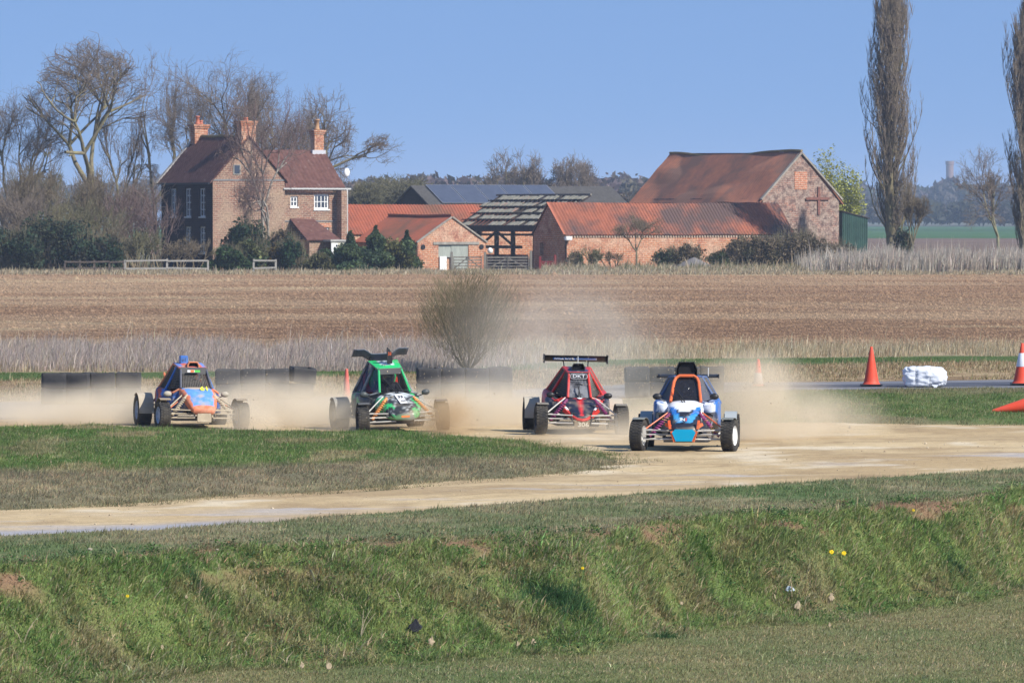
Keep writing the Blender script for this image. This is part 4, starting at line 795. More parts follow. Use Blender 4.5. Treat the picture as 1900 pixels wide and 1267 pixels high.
for k, (px, top, sp, lb) in enumerate([(650,430,70,'dark conifer against the house corner'), (632,452,60,'low dark conifer below the drainpipe'), (697,420,75,'tallest dark conifer before the red roof'), (728,440,60,'yellowish green conifer in the middle of the row'), (755,428,55,'narrow dark conifer next to the orange shed'), (675,455,80,'low wide conifer in the front of the row')]):
    leafy('conifer_tree', px, top, 379+k*.8, sp*1.6, 120+k, lb, (.13,.13,.045) if k == 3 else (.050,.085,.038), 'tree', n=8000, size=.09, cone=k in (0, 2, 4), c2=(.08,.115,.045), hollow=0)
leafy('willow_tree', 1540, 268, 450, 75, 130, 'yellow-green budding willow behind the tall barn gable', (.33,.33,.07), 'tree', n=4500, size=.08, hollow=.0, lumps=14)
leafy('willow_tree', 1575, 300, 445, 80, 131, 'lower yellow-green willow between barn and poplar', (.33,.34,.08), 'tree', n=5500, size=.08, hollow=.0, lumps=14)
HG = [(1270,452,80,(.13,.105,.06),'brownish weedy bush behind the gravel heap'), (1395,435,100,(.14,.11,.065),'tall brown hedge bush against the long barn eaves'), (1470,425,110,(.13,.105,.065),'tall brown hedge bush hiding the barn corner'), (1240,462,60,(.05,.07,.03),'small green bush at the left foot of the gravel heap'), (1360,455,110,(.055,.075,.03),'green hedge bush right of the gravel heap'), (1430,440,120,(.10,.09,.045),'brown-green hedge bush under the long barn eaves'), (1500,432,120,(.115,.095,.055),'brown hedge bush before the tall barn gable'), (1555,448,80,(.10,.09,.05),'olive hedge bush at the tall barn corner'), (1068,466,34,(.06,.09,.04),'green bush beside the long barn end wall')]
for k, (px, top, sp, c_, lb) in enumerate(HG): leafy('hedge_bush', px, top, 391, sp, 140+k, lb, c_, n=int(sp*42), c2=(.20,.155,.10), size=.08, hollow=0, lumps=26)
leafy('evergreen_bush', 1673, 425, 402, 40, 150, 'dark green bush at the right foot of the poplar', DG, n=2500)
# budding multi-stem bush behind the tyres
b_, f_ = [], []
rd = random.Random(9); Db = 138
for k in range(46):
    az = rd.uniform(0, 6.28); sp = rd.random()**.5*1.1; hk = rd.uniform(1.3, 2.2); p = Vector((0, 0, 0)); n = 6; r = rd.uniform(.007, .013)
    for j in range(n):
        f = (j+1)/n; q = Vector((math.cos(az)*sp*f**.6, math.sin(az)*sp*f**.6*.8, hk*f))+Vector((rd.gauss(0,.04), rd.gauss(0,.04), rd.gauss(0,.02))); f_.append((*p, *q, r*(1-j/n*.7), r*(1-(j+1)/n*.7))); p = q
for k in range(8500):                        # fine twigs through a rounded, thinning crown
    u = Vector((rd.gauss(0, 1), rd.gauss(0, 1), rd.gauss(0, 1))).normalized()*rd.random()**.45*(1+rd.gauss(0, .12)); s0 = Vector((u.x*1.25, u.y*1.0, 1.30+u.z*1.12)); l2 = rd.uniform(.08, .30)
    if s0.z < .12 or (s0.z < .7 and abs(s0.x) > .45+s0.z*.9): continue
    a2 = math.atan2(u.y, u.x)+rd.gauss(0, .8); e = s0+Vector((math.cos(a2)*.5*l2, math.sin(a2)*.5*l2, l2*.85)); f_.append((*s0, *e, .0030, .0015))
put_tree('budding_bush', 868, 0, Db, (np.array(f_[:276])*1.0, np.array(f_[276:])), 'wispy leafless bush standing behind the tyre barrier', 'bush', bark=TWIGB, twig=mat('bush_twigs', (.15,.125,.075), (.19,.17,.095), scale=1))
# far pale grass margins
fringe('field_edge_straw', 90000, (-36, 38, 364, 380), lambda x, y: np.ones(len(x), bool), TAN, .24, .35, .04, 'pale straw along the far edge of the ploughed field', .3)
fringe('pale_reed_bed', 42000, (19, 38, 372, 392), lambda x, y: x > 19+6*rng.random(len(x)), [(.46,.40,.33),(.54,.48,.39),(.40,.33,.26)], 1.35, .2, .045, 'pale feathery reed bed below the poplars', .2)
fringe('barn_side_grass', 22000, (2, 24, 377, 390), lambda x, y: np.ones(len(x), bool), TAN+[(.12,.14,.05)], .42, .35, .04, 'rough dry grass in front of the long barn', .3)
flat('farm_garden', [(-80,372),(80,372),(80,470),(-80,470)], -.02, mat('rough_ground', (.15,.13,.07), (.10,.105,.05), scale=.4, rough=.95, spec=.05))
# far woods, each one mass
def wood(name, px0, px1, D0, D1, ytop, yvar, n, cols, seed, label, size=.9, per=260):
    rd = np.random.default_rng(seed); Ps = []; Cs = []
    for k in range(n):
        px = rd.uniform(px0, px1); D = rd.uniform(D0, D1); tz = topz(ytop+yvar*(fbm(np.array([px/45.]), np.array([seed*1.7]), seed)[0]*2-.9)*-1+rd.uniform(0, 10), D); rx = rd.uniform(.22, .42)*tz
        u = rd.normal(size=(per, 3)); u /= np.linalg.norm(u, axis=1, keepdims=True); u *= (rd.random(per)**.4)[:, None]; u[:, 2] = np.abs(u[:, 2])*1.0-.25*rd.random(per)
        c = W(px, 0, D); P = np.array([c.x, c.y, tz*.45])+u*np.array([rx, rx, tz*.55]); Ps.append(P); Cs.append(np.array(cols[rd.integers(len(cols))])*np.exp(rd.normal(0, .25, (per, 1))))
    P = np.concatenate(Ps); C = np.concatenate(Cs); m_ = len(P); a = rd.normal(size=(m_, 3)); a /= np.linalg.norm(a, axis=1, keepdims=True); b = np.cross(a, rd.normal(size=(m_, 3))); b /= np.linalg.norm(b, axis=1, keepdims=True)
    s = size*np.exp(rd.normal(0, .35, m_))[:, None]; V = np.stack([P-a*s, P+b*s*.5, P+a*s, P-b*s*.5], 1).reshape(-1, 3)
    tag(link(name, npmesh(name, V, np.arange(4*m_).reshape(-1, 4), np.repeat(C, 4, 0)), None, BLADEM), label, 'woodland', kind='stuff')
wood('far_wood', 560, 1320, 1100, 1350, 322, 14, 230, [(.13,.09,.085),(.11,.085,.07),(.15,.11,.09),(.12,.10,.06)], 201, 'hazy purplish brown wood beyond the farm', .75)
wood('near_copse', 590, 1240, 700, 820, 352, 14, 110, [(.14,.11,.075),(.12,.105,.06),(.11,.08,.065)], 204, 'brown copse just beyond the farm roofs', .5)
wood('distant_wood', 1560, 2600, 2180, 2500, 338, 24, 340, [(.11,.08,.08),(.10,.085,.075),(.07,.08,.05)], 202, 'blue hazy wood across the green field at the right', 1.4)
wood('distant_wood', -300, 640, 2180, 2500, 330, 24, 200, [(.11,.08,.08),(.10,.085,.075)], 203, 'hazy wood far behind the left thicket', 1.4, 120)
wood('distant_wood', 1600, 2100, 1500, 1750, 372, 14, 120, [(.055,.06,.04),(.08,.07,.055)], 205, 'dark hedge of trees at the near edge of the distant wood', .9)
# ================================================================== THE BUGGIES
RUB = mat('tyre_rubber', (.030,.030,.032), (.09,.08,.065), scale=7, rough=.9, spec=.2, bump=.3, bscale=40)
def muddy(f):
    """dried mud clinging to the low parts of a painted panel"""
    def g(x, y, z):
        c = f(x, y, z); k = min(.75, max(0, (.46-z)*1.1+.65*mnoise.noise(Vector((x*7, y*7, z*7)))-.05)); return tuple(a*(1-k)+b*k for a, b in zip(c, (.42,.34,.24)))
    return g
BLK = mat('satin_black', (.012,.012,.014), (.03,.03,.032), scale=6, rough=.45, spec=.4)
DIRTY = mat('muddy_steel', (.42,.35,.25), (.55,.47,.34), scale=9, rough=.9, bump=.3); STEEL = mat('dusty_steel', (.42,.40,.36), (.60,.58,.53), scale=9, rough=.6); ORG = mat('orange_paint', (.80,.13,.03), (.62,.16,.06), scale=5, rough=.4, coat=.3)
REDP = mat('red_paint', (.62,.03,.025), (.50,.05,.035), scale=5, rough=.4, coat=.3); GRNP = mat('green_paint', (.02,.50,.13), (.06,.38,.15), scale=5, rough=.4, coat=.3); BLUP = mat('blue_paint', (.05,.16,.50), (.10,.20,.42), scale=5, rough=.4, coat=.3)
ORB = mat('dusty_orange_paint', (.72,.17,.07), (.62,.26,.14), scale=5, rough=.6); SUIT = mat('race_suit', (.04,.04,.05), rough=.9); NET = mat('steel_net', (.24,.22,.19), rough=.7); SPR = mat('spring_purple', (.22,.04,.13), rough=.5)
PERSP = mat('tinted_perspex', (.04,.04,.05), rough=.12, spec=.6, trans=.72); LIV = mat('livery', attr='col', scale=14, attrmul=.2, rough=.5, spec=.4, coat=.15, c3=(.40,.33,.24), c3scale=6, c3lo=.58, c3hi=.78); LIVD = mat('dusty_livery', attr='col', scale=14, attrmul=.22, rough=.7, spec=.25, c3=(.42,.34,.25), c3scale=7, c3lo=.50, c3hi=.72)
WHITEP = mat('wheel_white', (.78,.78,.76), rough=.5); BLUR = mat('wheel_blue', (.28,.36,.50), rough=.5); INT = mat('cockpit_dark', (.012,.012,.014), rough=.9)
def loft(name, secs, parent, m, paint=None, ring=44, sub=8, x0=0, ex=3.0, shear=0):
    """secs: (y, zbottom, ztop, halfwidth[, xoff]). closed superellipse shell coloured by paint(x,y,z)"""
    S = [s+(0,) if len(s) == 4 else s for s in secs]; S = np.array(S, float); t = np.arange(len(S)); tt = np.linspace(0, len(S)-1, (len(S)-1)*sub+1)
    def cr(c):
        o = []
        for x in tt:
            i = min(int(x), len(S)-2); f = x-i; p0, p1, p2, p3 = S[max(i-1, 0), c], S[i, c], S[i+1, c], S[min(i+2, len(S)-1), c]
            o.append(.5*(2*p1+(p2-p0)*f+(2*p0-5*p1+4*p2-p3)*f*f+(3*p1-p0-3*p2+p3)*f**3))
        return np.array(o)
    y, zb, zt, hw, xo = (cr(c) for c in range(5)); a = np.linspace(0, 2*np.pi, ring, endpoint=False); ca, sa = np.cos(a), np.sin(a)
    cx = np.sign(ca)*np.abs(ca)**(2/ex); cz = np.sign(sa)*np.abs(sa)**(2/ex)
    X = xo[:, None]+x0+hw[:, None]*cx*(1+shear*cz); Z = ((zt+zb)/2)[:, None]+((zt-zb)/2)[:, None]*cz; Y = np.repeat(y[:, None], ring, 1)
    V = np.stack([X, Y, Z], -1).reshape(-1, 3).tolist(); n = len(y); F = [(i*ring+k, i*ring+(k+1) % ring, (i+1)*ring+(k+1) % ring, (i+1)*ring+k) for i in range(n-1) for k in range(ring)]
    F += [tuple(range(ring))[::-1], tuple((n-1)*ring+k for k in range(ring))]
    me = bpy.data.meshes.new(name); me.from_pydata(V, [], F)
    if paint:
        paint = muddy(paint); at = me.color_attributes.new('col', 'FLOAT_COLOR', 'POINT'); c4 = np.ones((len(V), 4), np.float32); c4[:, :3] = [paint(*v) for v in V]; at.data.foreach_set('color', c4.ravel())
    bm = bmesh.new(); bm.from_mesh(me); bmesh.ops.recalc_face_normals(bm, faces=bm.faces); bm.to_mesh(me); bm.free()
    return link(name, me, parent, m, True)
def panel(name, pts, parent, m, paint=None, thick=.012, n=10, bulge=0):
    """quad a b c d as a subdivided slightly bulged sheet with thickness"""
    a, b, c, d = map(Vector, pts); nr = (b-a).cross(d-a).normalized(); V = []; F = []
    for s in (0, 1):
        for j in range(n+1):
            for i in range(n+1):
                u, v = i/n, j/n; p = a.lerp(b, u).lerp(d.lerp(c, u), v)+nr*(bulge*math.sin(math.pi*u)*math.sin(math.pi*v))-nr*thick*s; V.append(p)
    N = (n+1)**2
    for j in range(n):
        for i in range(n): q = (j*(n+1)+i, j*(n+1)+i+1, (j+1)*(n+1)+i+1, (j+1)*(n+1)+i); F.append(q); F.append(tuple(N+x for x in q[::-1]))
    rim = list(range(n+1))+[j*(n+1)+n for j in range(1, n+1)]+[n*(n+1)+i for i in range(n-1, -1, -1)]+[j*(n+1) for j in range(n-1, 0, -1)]
    for k in range(len(rim)): k2 = (k+1) % len(rim); F.append((rim[k], rim[k2], N+rim[k2], N+rim[k]))
    me = bpy.data.meshes.new(name); me.from_pydata([tuple(v) for v in V], [], F)
    if paint:
        paint = muddy(paint); at = me.color_attributes.new('col', 'FLOAT_COLOR', 'POINT'); c4 = np.ones((len(V), 4), np.float32); c4[:, :3] = [paint(*v) for v in V]; at.data.foreach_set('color', c4.ravel())
    return link(name, me, parent, m)
def wheel(parent, x, y, r, wd, steer, side, rimm, spokes=6, z=None):
    """side +1: outer face towards +x"""
    z = r if z is None else z; o = side; rr = r*.60
    rm = MB(); rm.lathe([(rr*1.0, -wd*.42*o), (rr*1.04, -wd*.42*o), (rr*.92, -wd*.2*o), (rr*.88, wd*.25*o), (rr*1.04, wd*.42*o), (rr*1.0, wd*.43*o), (rr*.84, wd*.26*o), (rr*.84, -wd*.2*o), (rr*1.0, -wd*.42*o)], axis='x', n=32)
    for k in range(spokes):
        an = 2*math.pi*k/spokes; c, s = math.cos(an), math.sin(an); rm.bar((wd*.24*o, rr*.16*c, rr*.16*s), (wd*.28*o, rr*.88*c, rr*.88*s), .05, .03, up=(1, 0, 0))
    rm.lathe([(0, wd*.33*o), (rr*.26, wd*.31*o), (rr*.30, wd*.15*o), (0, wd*.12*o)], axis='x', n=20); rm.lathe([(0, -.02*o), (rr*.8, -.02*o), (rr*.8, .0), (0, .0)], axis='x', n=24)
    w_ = rm.build('wheel', rimm, parent); w_.location = (x, y, z); w_.rotation_euler = (random.uniform(0, 3), 0, steer); w_.rotation_mode = 'ZYX' if False else 'XYZ'
    t = MB(); q = wd/2; t.lathe([(rr*.98, -q*.82), (r*.80, -q*1.0), (r*.93, -q*.96), (r*.965, -q*.78), (r*.975, 0), (r*.965, q*.78), (r*.93, q*.96), (r*.80, q*1.0), (rr*.98, q*.82), (rr*.98, -q*.82)], axis='x', n=40)
    N = 30
    for k in range(N):
        for j, xo in enumerate((-.74, -.25, .25, .74)):
            an = 2*math.pi*(k+(.5 if j in (1, 2) else 0))/N; c, s = math.cos(an), math.sin(an); c_, s_ = -s, c; hw = .19*q if abs(xo) < .5 else .22*q; hl = r*math.pi/N*.66; x_ = xo*q; r0, r1 = r*.94, r*1.0
            vs = []
            for rad in (r0, r1):
                for (dx, dl) in ((-hw, -hl), (hw, -hl), (hw, hl), (-hw, hl)): vs.append((x_+dx, c*rad+c_*dl, s*rad+s_*dl))
            t.add(vs, [(4,5,6,7),(0,1,5,4),(1,2,6,5),(2,3,7,6),(3,0,4,7)])
    t.build('tyre', RUB, w_)
    return w_
def text(parent, s, loc, size, m, rx=90, rz=0, ry=0, name='lettering', ext=.002, sx=1.0):
    c = bpy.data.curves.new(name, 'FONT'); c.body = s; c.size = size; c.extrude = ext; c.align_x = 'CENTER'; c.align_y = 'CENTER'; c.materials.append(m); c.resolution_u = 3; c.offset = size*.012
    tmp = bpy.data.objects.new(name, c); me = bpy.data.meshes.new_from_object(tmp); bpy.data.objects.remove(tmp); me.name = name
    o = bpy.data.objects.new(name, me); col.objects.link(o); o.parent = parent; o.location = loc; o.rotation_euler = (R(rx), R(ry), R(rz)); o.scale = (sx, 1, 1); return o
def netting(name, a, b, c, d, nu, nv, parent, m=NET, r=.0032):
    a, b, c, d = map(Vector, (a, b, c, d)); mb = MB()
    for i in range(nu+1): u = i/nu; mb.bar(a.lerp(b, u), d.lerp(c, u), r, r)
    for j in range(nv+1): v = j/nv; mb.bar(a.lerp(d, v), b.lerp(c, v), r, r)
    return mb.build(name, m, parent)
def mirror3(p): return (-p[0], p[1], p[2])
def driver(car, loc, rz, helmet_m, label, trim=None, hz=0.0):
    """seated driver: one skinned body with fingers curled round the wheel rim, helmet as its child"""
    V = []; E = []; Rr = []
    def v(p, r, par=None):
        V.append(p); Rr.append(r)
        if par is not None: E.append((par, len(V)-1))
        return len(V)-1
    pel = v((0, .34, .34), .13); wa = v((0, .32, .50), .12, pel); ch = v((0, .28, .70), .14, wa); nk = v((0, .24, .84), .06, ch); hd = v((0, .20, .96), .09, nk)
    for s in (-1, 1):
        sh = v((s*.17, .25, .78), .07, ch); el = v((s*.25, .08, .60), .048, sh); wr = v((s*.155, -.12, .70), .033, el); hn = v((s*.135, -.175, .715), .030, wr)
        for k in range(4): f1 = v((s*(.128-.004*k), -.205, .745-.020*k), .0095, hn); f2 = v((s*(.118-.004*k), -.232, .735-.020*k), .009, f1); v((s*(.112-.004*k), -.222, .715-.018*k), .008, f2)
        t1 = v((s*.110, -.175, .745), .010, hn); v((s*.098, -.20, .752), .009, t1)
        hp = v((s*.10, .25, .33), .095, pel); kn = v((s*.15, -.18, .46), .07, hp); an = v((s*.12, -.50, .26), .045, kn); v((s*.12, -.60, .30), .035, an)
    me = bpy.data.meshes.new('person'); me.from_pydata(V, E, []); o = bpy.data.objects.new('person', me); col.objects.link(o); me.materials.append(SUIT)
    o.modifiers.new('skin', 'SKIN'); sv = me.skin_vertices[0].data
    for i, r in enumerate(Rr): sv[i].radius = (r, r)
    sv[0].use_root = True; sub = o.modifiers.new('sub', 'SUBSURF'); sub.levels = 1; sub.render_levels = 2
    o.location = loc; o.rotation_euler = (0, 0, rz); tag(o, label, 'person')
    h = MB(); h.ball((0, .19, 1.0+hz), (.125, .15, .14), 20, 14).ball((0, .10, .95+hz), (.085, .09, .075), 14, 8); hm = h.build('helmet', helmet_m, o, True)
    vz = MB(); vz.v = []; n = 12
    for j in (0, 1):
        for i in range(n+1): a = -1.1+2.2*i/n; vz.v.append((math.sin(a)*.128, .19-math.cos(a)*.158, .985+hz+j*.062))
    vz.f = [(i, i+1, n+2+i, n+1+i) for i in range(n)]; vz.build('visor', mat('visor', (.02,.02,.03), rough=.05, spec=.9), hm, solid=.006)
    return o
def scoop(parent, hw, z0, z1, y0, y1, m, mouth=INT, rim=None):
    """roof air scoop with an open dark mouth facing forward"""
    a = .72; V = [(-hw,y0,z0),(hw,y0,z0),(hw,y0,z0+(z1-z0)*.45),(hw*a,y0,z1),(-hw*a,y0,z1),(-hw,y0,z0+(z1-z0)*.45)]; k = .55
    Bk = [(x*.8, y1, z0-.01+(z-z0)*k) for x, y, z in V]; n = 6; F = [(i, (i+1) % n, n+(i+1) % n, n+i) for i in range(n)]+[(n+5,n+4,n+3,n+2,n+1,n)]
    s = MB().add(V+Bk, F).build('roof_scoop', m, parent, solid=.012)
    c = Vector((0, 0, (z0+z1)/2)); In = [((Vector((x, 0, z))-c)*.80+c) for x, y, z in V]; MB().add([(p.x, y0+.05, p.z) for p in In], [tuple(range(6))]).build('scoop_mouth', mouth, s, solid=.01)
    if rim: MB().tube([V[i] for i in (0,5,4,3,2,1)], .014, 6).build('scoop_rim', rim, s)
    return s
def suspension(car, fz=.26, m=STEEL, shock=SPR, cap=None, ft=.66, ry=.95):
    for s in (-1, 1):
        a = MB(); a.tube([(s*.16,-1.12,.20),(s*ft*.88,-.96,.19)], .014, 6).tube([(s*.20,-.62,.20),(s*ft*.88,-.94,.19)], .014, 6).tube([(s*.16,-1.08,.33),(s*ft*.86,-.96,.34)], .013, 6).tube([(s*.22,-.66,.34),(s*ft*.86,-.94,.34)], .013, 6).tube([(s*.12,-1.0,.27),(s*ft*.86,-1.02,.27)], .011, 6)
        a.bar((s*ft*.88,-.95,.15), (s*ft*.88,-.95,.38), .05, .06, up=(0,1,0)); a.build('front_wishbone', m, car)
        c = MB(); p0 = Vector((s*.24,-.80,.60)); p1 = Vector((s*ft*.76,-.96,.24)); c.tube([p0, p1], .024, 8)
        pts = [p0.lerp(p1, .12+.76*t/60)+Vector((math.cos(t*.9)*.040, math.sin(t*.9)*.040, 0)) for t in range(61)]; sh = c.build('shock_absorber', shock, car); MB().tube(pts, .009, 5).build('coil_spring', cap or shock, sh)
        MB().tube([(s*.26,-.62,.62),(s*ft*.85,-.90,.36)], .012, 6).build('brace_tube', ORG if cap else m, car)
        b_ = MB(); b_.tube([(s*.42,.15,.22),(s*.66,ry,.25)], .022, 6).tube([(s*.25,1.0,.22),(s*.66,ry+.02,.22)], .016, 6).tube([(s*.25,.9,.38),(s*.66,ry,.36)], .016, 6).tube([(s*.30,.55,.75),(s*.62,ry-.02,.30)], .020, 6); b_.build('trailing_arm', m, car)
        MB().tube([(s*.24,.98,.28),(s*.68,ry,.28)], .026, 8).build('drive_shaft', BLK, car)
def guard(car, x, y, r, wd, a0, a1, m, name='mudguard', steer=0, z=.26, lip=.0):
    V = []; n = 12
    for i in range(n+1):
        a = R(a0+(a1-a0)*i/n); V += [(-wd/2, math.cos(a)*r, math.sin(a)*r), (wd/2, math.cos(a)*r, math.sin(a)*r)]
    F = [(2*i, 2*i+1, 2*i+3, 2*i+2) for i in range(n)]; o = MB().add(V, F).build(name, m, car, solid=.008); o.location = (x, y, z); o.rotation_euler = (0, 0, steer); return o
def mirror(car, x, y, z, m, r=(.075,.045,.052)):
    o = MB().ball((x, y, z), r, 16, 10).build('wing_mirror', m, car, True); MB().tube([(x, y+.02, z-.02), (x*.72, y+.06, z-.08)], .010, 6).build('stalk', BLK, o); return o

def buggy(name, label, px, D, yaw, c, roll=0, dz=0):
    p = W(px, 0, D); car = empty(name, (0, 0, 0)); th = R(yaw); ox, oy = p.x-math.sin(th)*.95, D+math.cos(th)*.95
    car.location = (ox, oy, dz); car.rotation_euler = (0, R(roll), th); tag(car, label, 'racing buggy', 'four racing buggies on the dirt track')
    wb, zA, yA = c['wb'], c['zA'], c['yA']; wt, zB, yB = c['wt'], c['zB'], c['yB']; rt, zC, yC = c['rt'], c['zC'], c['yC']; sw, zS, yS = c['sw'], c['zS'], c['yS']; yD, zD = c.get('yD', -.40), c.get('zD', zA-.04); sd_ = c.get('sd', wb+.14)
    L = c.get('mat', LIV); fr = c['frame']; fr2 = c.get('frame2', fr); tr = c.get('tr', .019)
    # chassis and floor
    fl = MB().add([(-.40,.85,.12),(.40,.85,.12),(.36,-.35,.12),(.16,-1.12,.15),(-.16,-1.12,.15),(-.36,-.35,.12),(-.40,.85,.17),(.40,.85,.17),(.36,-.35,.17),(.16,-1.12,.20),(-.16,-1.12,.20),(-.36,-.35,.17)], [(0,1,2,3,4,5),(11,10,9,8,7,6)]+[(i,(i+1)%6,6+(i+1)%6,6+i) for i in range(6)]).build('floor_pan', BLK, car)
    ct = MB(); ct.tube([(-.16,-1.10,.2),(-.17,-1.0,.36),(-.26,-.55,.52)], .015, 6).tube([(.16,-1.10,.2),(.17,-1.0,.36),(.26,-.55,.52)], .015, 6).tube([(-.36,-.3,.17),(-.30,-.35,.6)], .016, 6).tube([(.36,-.3,.17),(.30,-.35,.6)], .016, 6).tube([(-.17,-1,.36),(.17,-1,.36)], .015, 6)
    ct.tube([(-.38,.6,.17),(-rt,yC,zC)], .018, 6).tube([(.38,.6,.17),(rt,yC,zC)], .018, 6).tube([(-.30,1.15,.45),(.30,1.15,.45)], .018, 6).tube([(-rt,yC,zC),(-.30,1.15,.45)], .017, 6).tube([(rt,yC,zC),(.30,1.15,.45)], .017, 6).build('chassis_frame', fr2, car)
    # nose, pods, engine cover
    loft('nose', c['nose'], car, L, c['pnose'], ex=c.get('nex', 2.8), shear=c.get('nshear', 0))
    for s in (-1, 1):
        loft('side_pod', [(y, zb, zt, hw, s*xo) for (y, zb, zt, hw, xo) in c['pod']], car, L, c['ppod'], ex=c.get('pex', 3.6), sub=6, ring=32)
    loft('engine_cover', c['eng'], car, L, c['proof'], ex=2.6)
    # cab: roof, A posts, windscreen, side nets, rear quarters
    panel('roof', [(-wt-.02,yB-.03,zB+.01),(wt+.02,yB-.03,zB+.01),(rt+.01,yC,zC+.02),(-rt-.01,yC,zC+.02)], car, L, c['proof'], bulge=.035)
    if c.get('header'): h = c['header']; panel('windscreen_header', [(-wt*1.03,yB-.035-(zB-h)*.45,h),(wt*1.03,yB-.035-(zB-h)*.45,h),(wt+.01,yB-.045,zB+.012),(-wt-.01,yB-.045,zB+.012)], car, BLK, thick=.01)
    cg = MB(); hoop = c.get('hoop')
    pts = [(-wb,yA,zA),(-wt-(wb-wt)*.25,yB+(yA-yB)*.22,zB-(zB-zA)*.22),(-wt*.92,yB+(yA-yB)*.05,zB-.02),(-wt*.62,yB,zB+.015),(wt*.62,yB,zB+.015),(wt*.92,yB+(yA-yB)*.05,zB-.02),(wt+(wb-wt)*.25,yB+(yA-yB)*.22,zB-(zB-zA)*.22),(wb,yA,zA)]
    if hoop: cg.tube([(x, y-.03, z) for x, y, z in pts], c.get('hr', .028), 8)
    else:
        for s in (-1, 1): cg.tube([(s*wb,yA-.02,zA),(s*wt,yB-.02,zB)], tr, 8)
        cg.tube([(-wt,yB-.02,zB),(wt,yB-.02,zB)], tr, 8)
    cg.build('windscreen_frame', fr, car)
    panel('windscreen', [(-wb*.95,yA,zA),(wb*.95,yA,zA),(wt*.9,yB,zB-.01),(-wt*.9,yB,zB-.01)], car, c.get('screen', PERSP), thick=.004, n=2)
    if c.get('net'): netting('screen_net', (-wb*.93,yA-.012,zA+.01), (wb*.93,yA-.012,zA+.01), (wt*.9,yB-.012,zB-.05), (-wt*.9,yB-.012,zB-.05), 16, 14, car, r=.0042)
    for s in (-1, 1):
        q = MB(); q.tube([(s*wt,yB,zB),(s*rt,yC,zC)], tr, 8); q.tube([(s*rt,yC,zC),(s*sw,yS,zS)], tr*1.1, 8); q.tube([(s*sd_,yD,zD),(s*sw,yS,zS)], tr*.9, 8); q.tube([(s*wb,yA,zA),(s*sd_,yD,zD)], tr*.9, 8)
        q.build('side_cage', c.get('side', fr), car)
        ra, rb_, sa_, sb_ = Vector((s*wt,yB,zB)), Vector((s*rt,yC,zC)), Vector((s*sd_,yD,zD)), Vector((s*sw,yS,zS)); bm_p = ra.lerp(rb_, .45); bs_p = sa_.lerp(sb_, .52); MB().tube([bm_p, bs_p], tr*1.15, 8).build('door_pillar', c.get('pillar', c.get('side', fr)), car)
        a, b, cc, d = (s*(wb+.01),yA+.02,zA+.01), (s*(sw-.02),yS-.03,zS+.02), (s*rt,yC-.02,zC-.02), (s*(wt+.005),yB+.02,zB-.015)
        if s > 0: w_ = panel('side_window', [a, b, cc, d], car, c.get('sidem', PERSP), thick=.003, n=2)
        else: w_ = panel('side_window', [b, a, d, cc], car, c.get('sidem', PERSP), thick=.003, n=2)
        if c.get('sidenet', True): o3 = Vector((s*.014, -.006, 0)); netting('side_net', Vector(a)+o3, Vector(b)+o3, Vector(cc)+o3, Vector(d)+o3, 16, 12, w_, r=.0036)
        # rear quarter between roof end, shoulder and tail
        pr = [(s*rt,yC+.01,zC),(s*(sw-.01),yS+.02,zS),(s*(sw-.10),1.02,.50),(s*.20,1.05,.74)]
        panel('rear_quarter', pr if s > 0 else [pr[1], pr[0], pr[3], pr[2]], car, L, c['pquart'], thick=-.01 if s > 0 else -.01)
        # lower side, scuttle
        pl = [(s*.37,-.36,.15),(s*.42,.8,.15),(s*(sw-.03),yS,zS-.02),(s*(sd_-.01),yD,zD-.01)]
        panel('lower_side', pl if s > 0 else [pl[1], pl[0], pl[3], pl[2]], car, L, c['ppod'], thick=.01)
        pf = [(s*wb*.9,yA-.02,zA-.02),(s*sd_,yD,zD-.01),(s*(.37),-.37,.2),(s*.2,-.9,.36)]
        panel('scuttle', pf if s < 0 else [pf[1], pf[0], pf[3], pf[2]], car, L, c['pscut'], thick=.008)
    # cockpit interior
    st = MB(); st.add([(-.20,.38,.25),(.20,.38,.25),(.17,.50,.95),(-.17,.50,.95),(-.20,.02,.30),(.20,.02,.30)], [(0,1,2,3),(0,4,5,1)]); st.build('seat', c.get('seat', INT), car, solid=.04)
    MB().box((-.33,.54,.2), (.33,.56,min(zC-.05,1.0))).build('firewall', c.get('fire', INT), car); MB().box((-.26,-.30,.45), (.26,-.22,zA-.04)).build('dashboard', INT, car)
    sw_ = MB(); sw_.tube([(math.cos(a)*.14, -.22-math.sin(a)*.05, .72+math.sin(a)*.13) for a in np.linspace(0, 2*math.pi, 21)], .012, 6, cap=False).bar((-.13,-.22,.72), (.13,-.22,.72), .03, .012).bar((0,-.21,.72), (0,-.05,.60), .03); sw_.build('steering_wheel', INT, car)
    suspension(car, m=c.get('arms', STEEL), shock=c.get('shock', SPR), cap=c.get('spring'), ft=c.get('ft', .72))
    ft = c.get('ft', .72); rtk = c.get('rtk', .74); sa = R(c.get('steer', 0))
    for s in (-1, 1):
        wheel(car, s*ft, -.95, c.get('rf', .252), .20, sa, s, c['rim'] if not (c.get('rimL') and s < 0) else c['rimL']); wheel(car, s*rtk, .95, .268, .26, 0, s, c['rim'])
        guard(car, s*(ft-.02), -.95, .285, .20, 25, 115, c.get('guard', BLK), steer=sa, z=.25); guard(car, s*(rtk-.01), .95, .305, c.get('gw', .27), c.get('ga', 55), 190, c.get('rguard', BLK), z=.268)
    for s in (-1, 1): mirror(car, s*c.get('mx', .47), -.42, c.get('mz', zA+.04), c.get('mirror', BLK))
    MB().tube([(-.17,1.10,.30),(-.17,1.30,.36)], .04, 10).build('exhaust', STEEL, car); MB().box((-.2,.72,.2), (.2,1.10,.52)).build('engine', mat('engine_alloy', (.22,.21,.2), (.12,.12,.12), scale=9, rough=.6), car, bevel=.03)
    return car, (ox, oy, dz), th
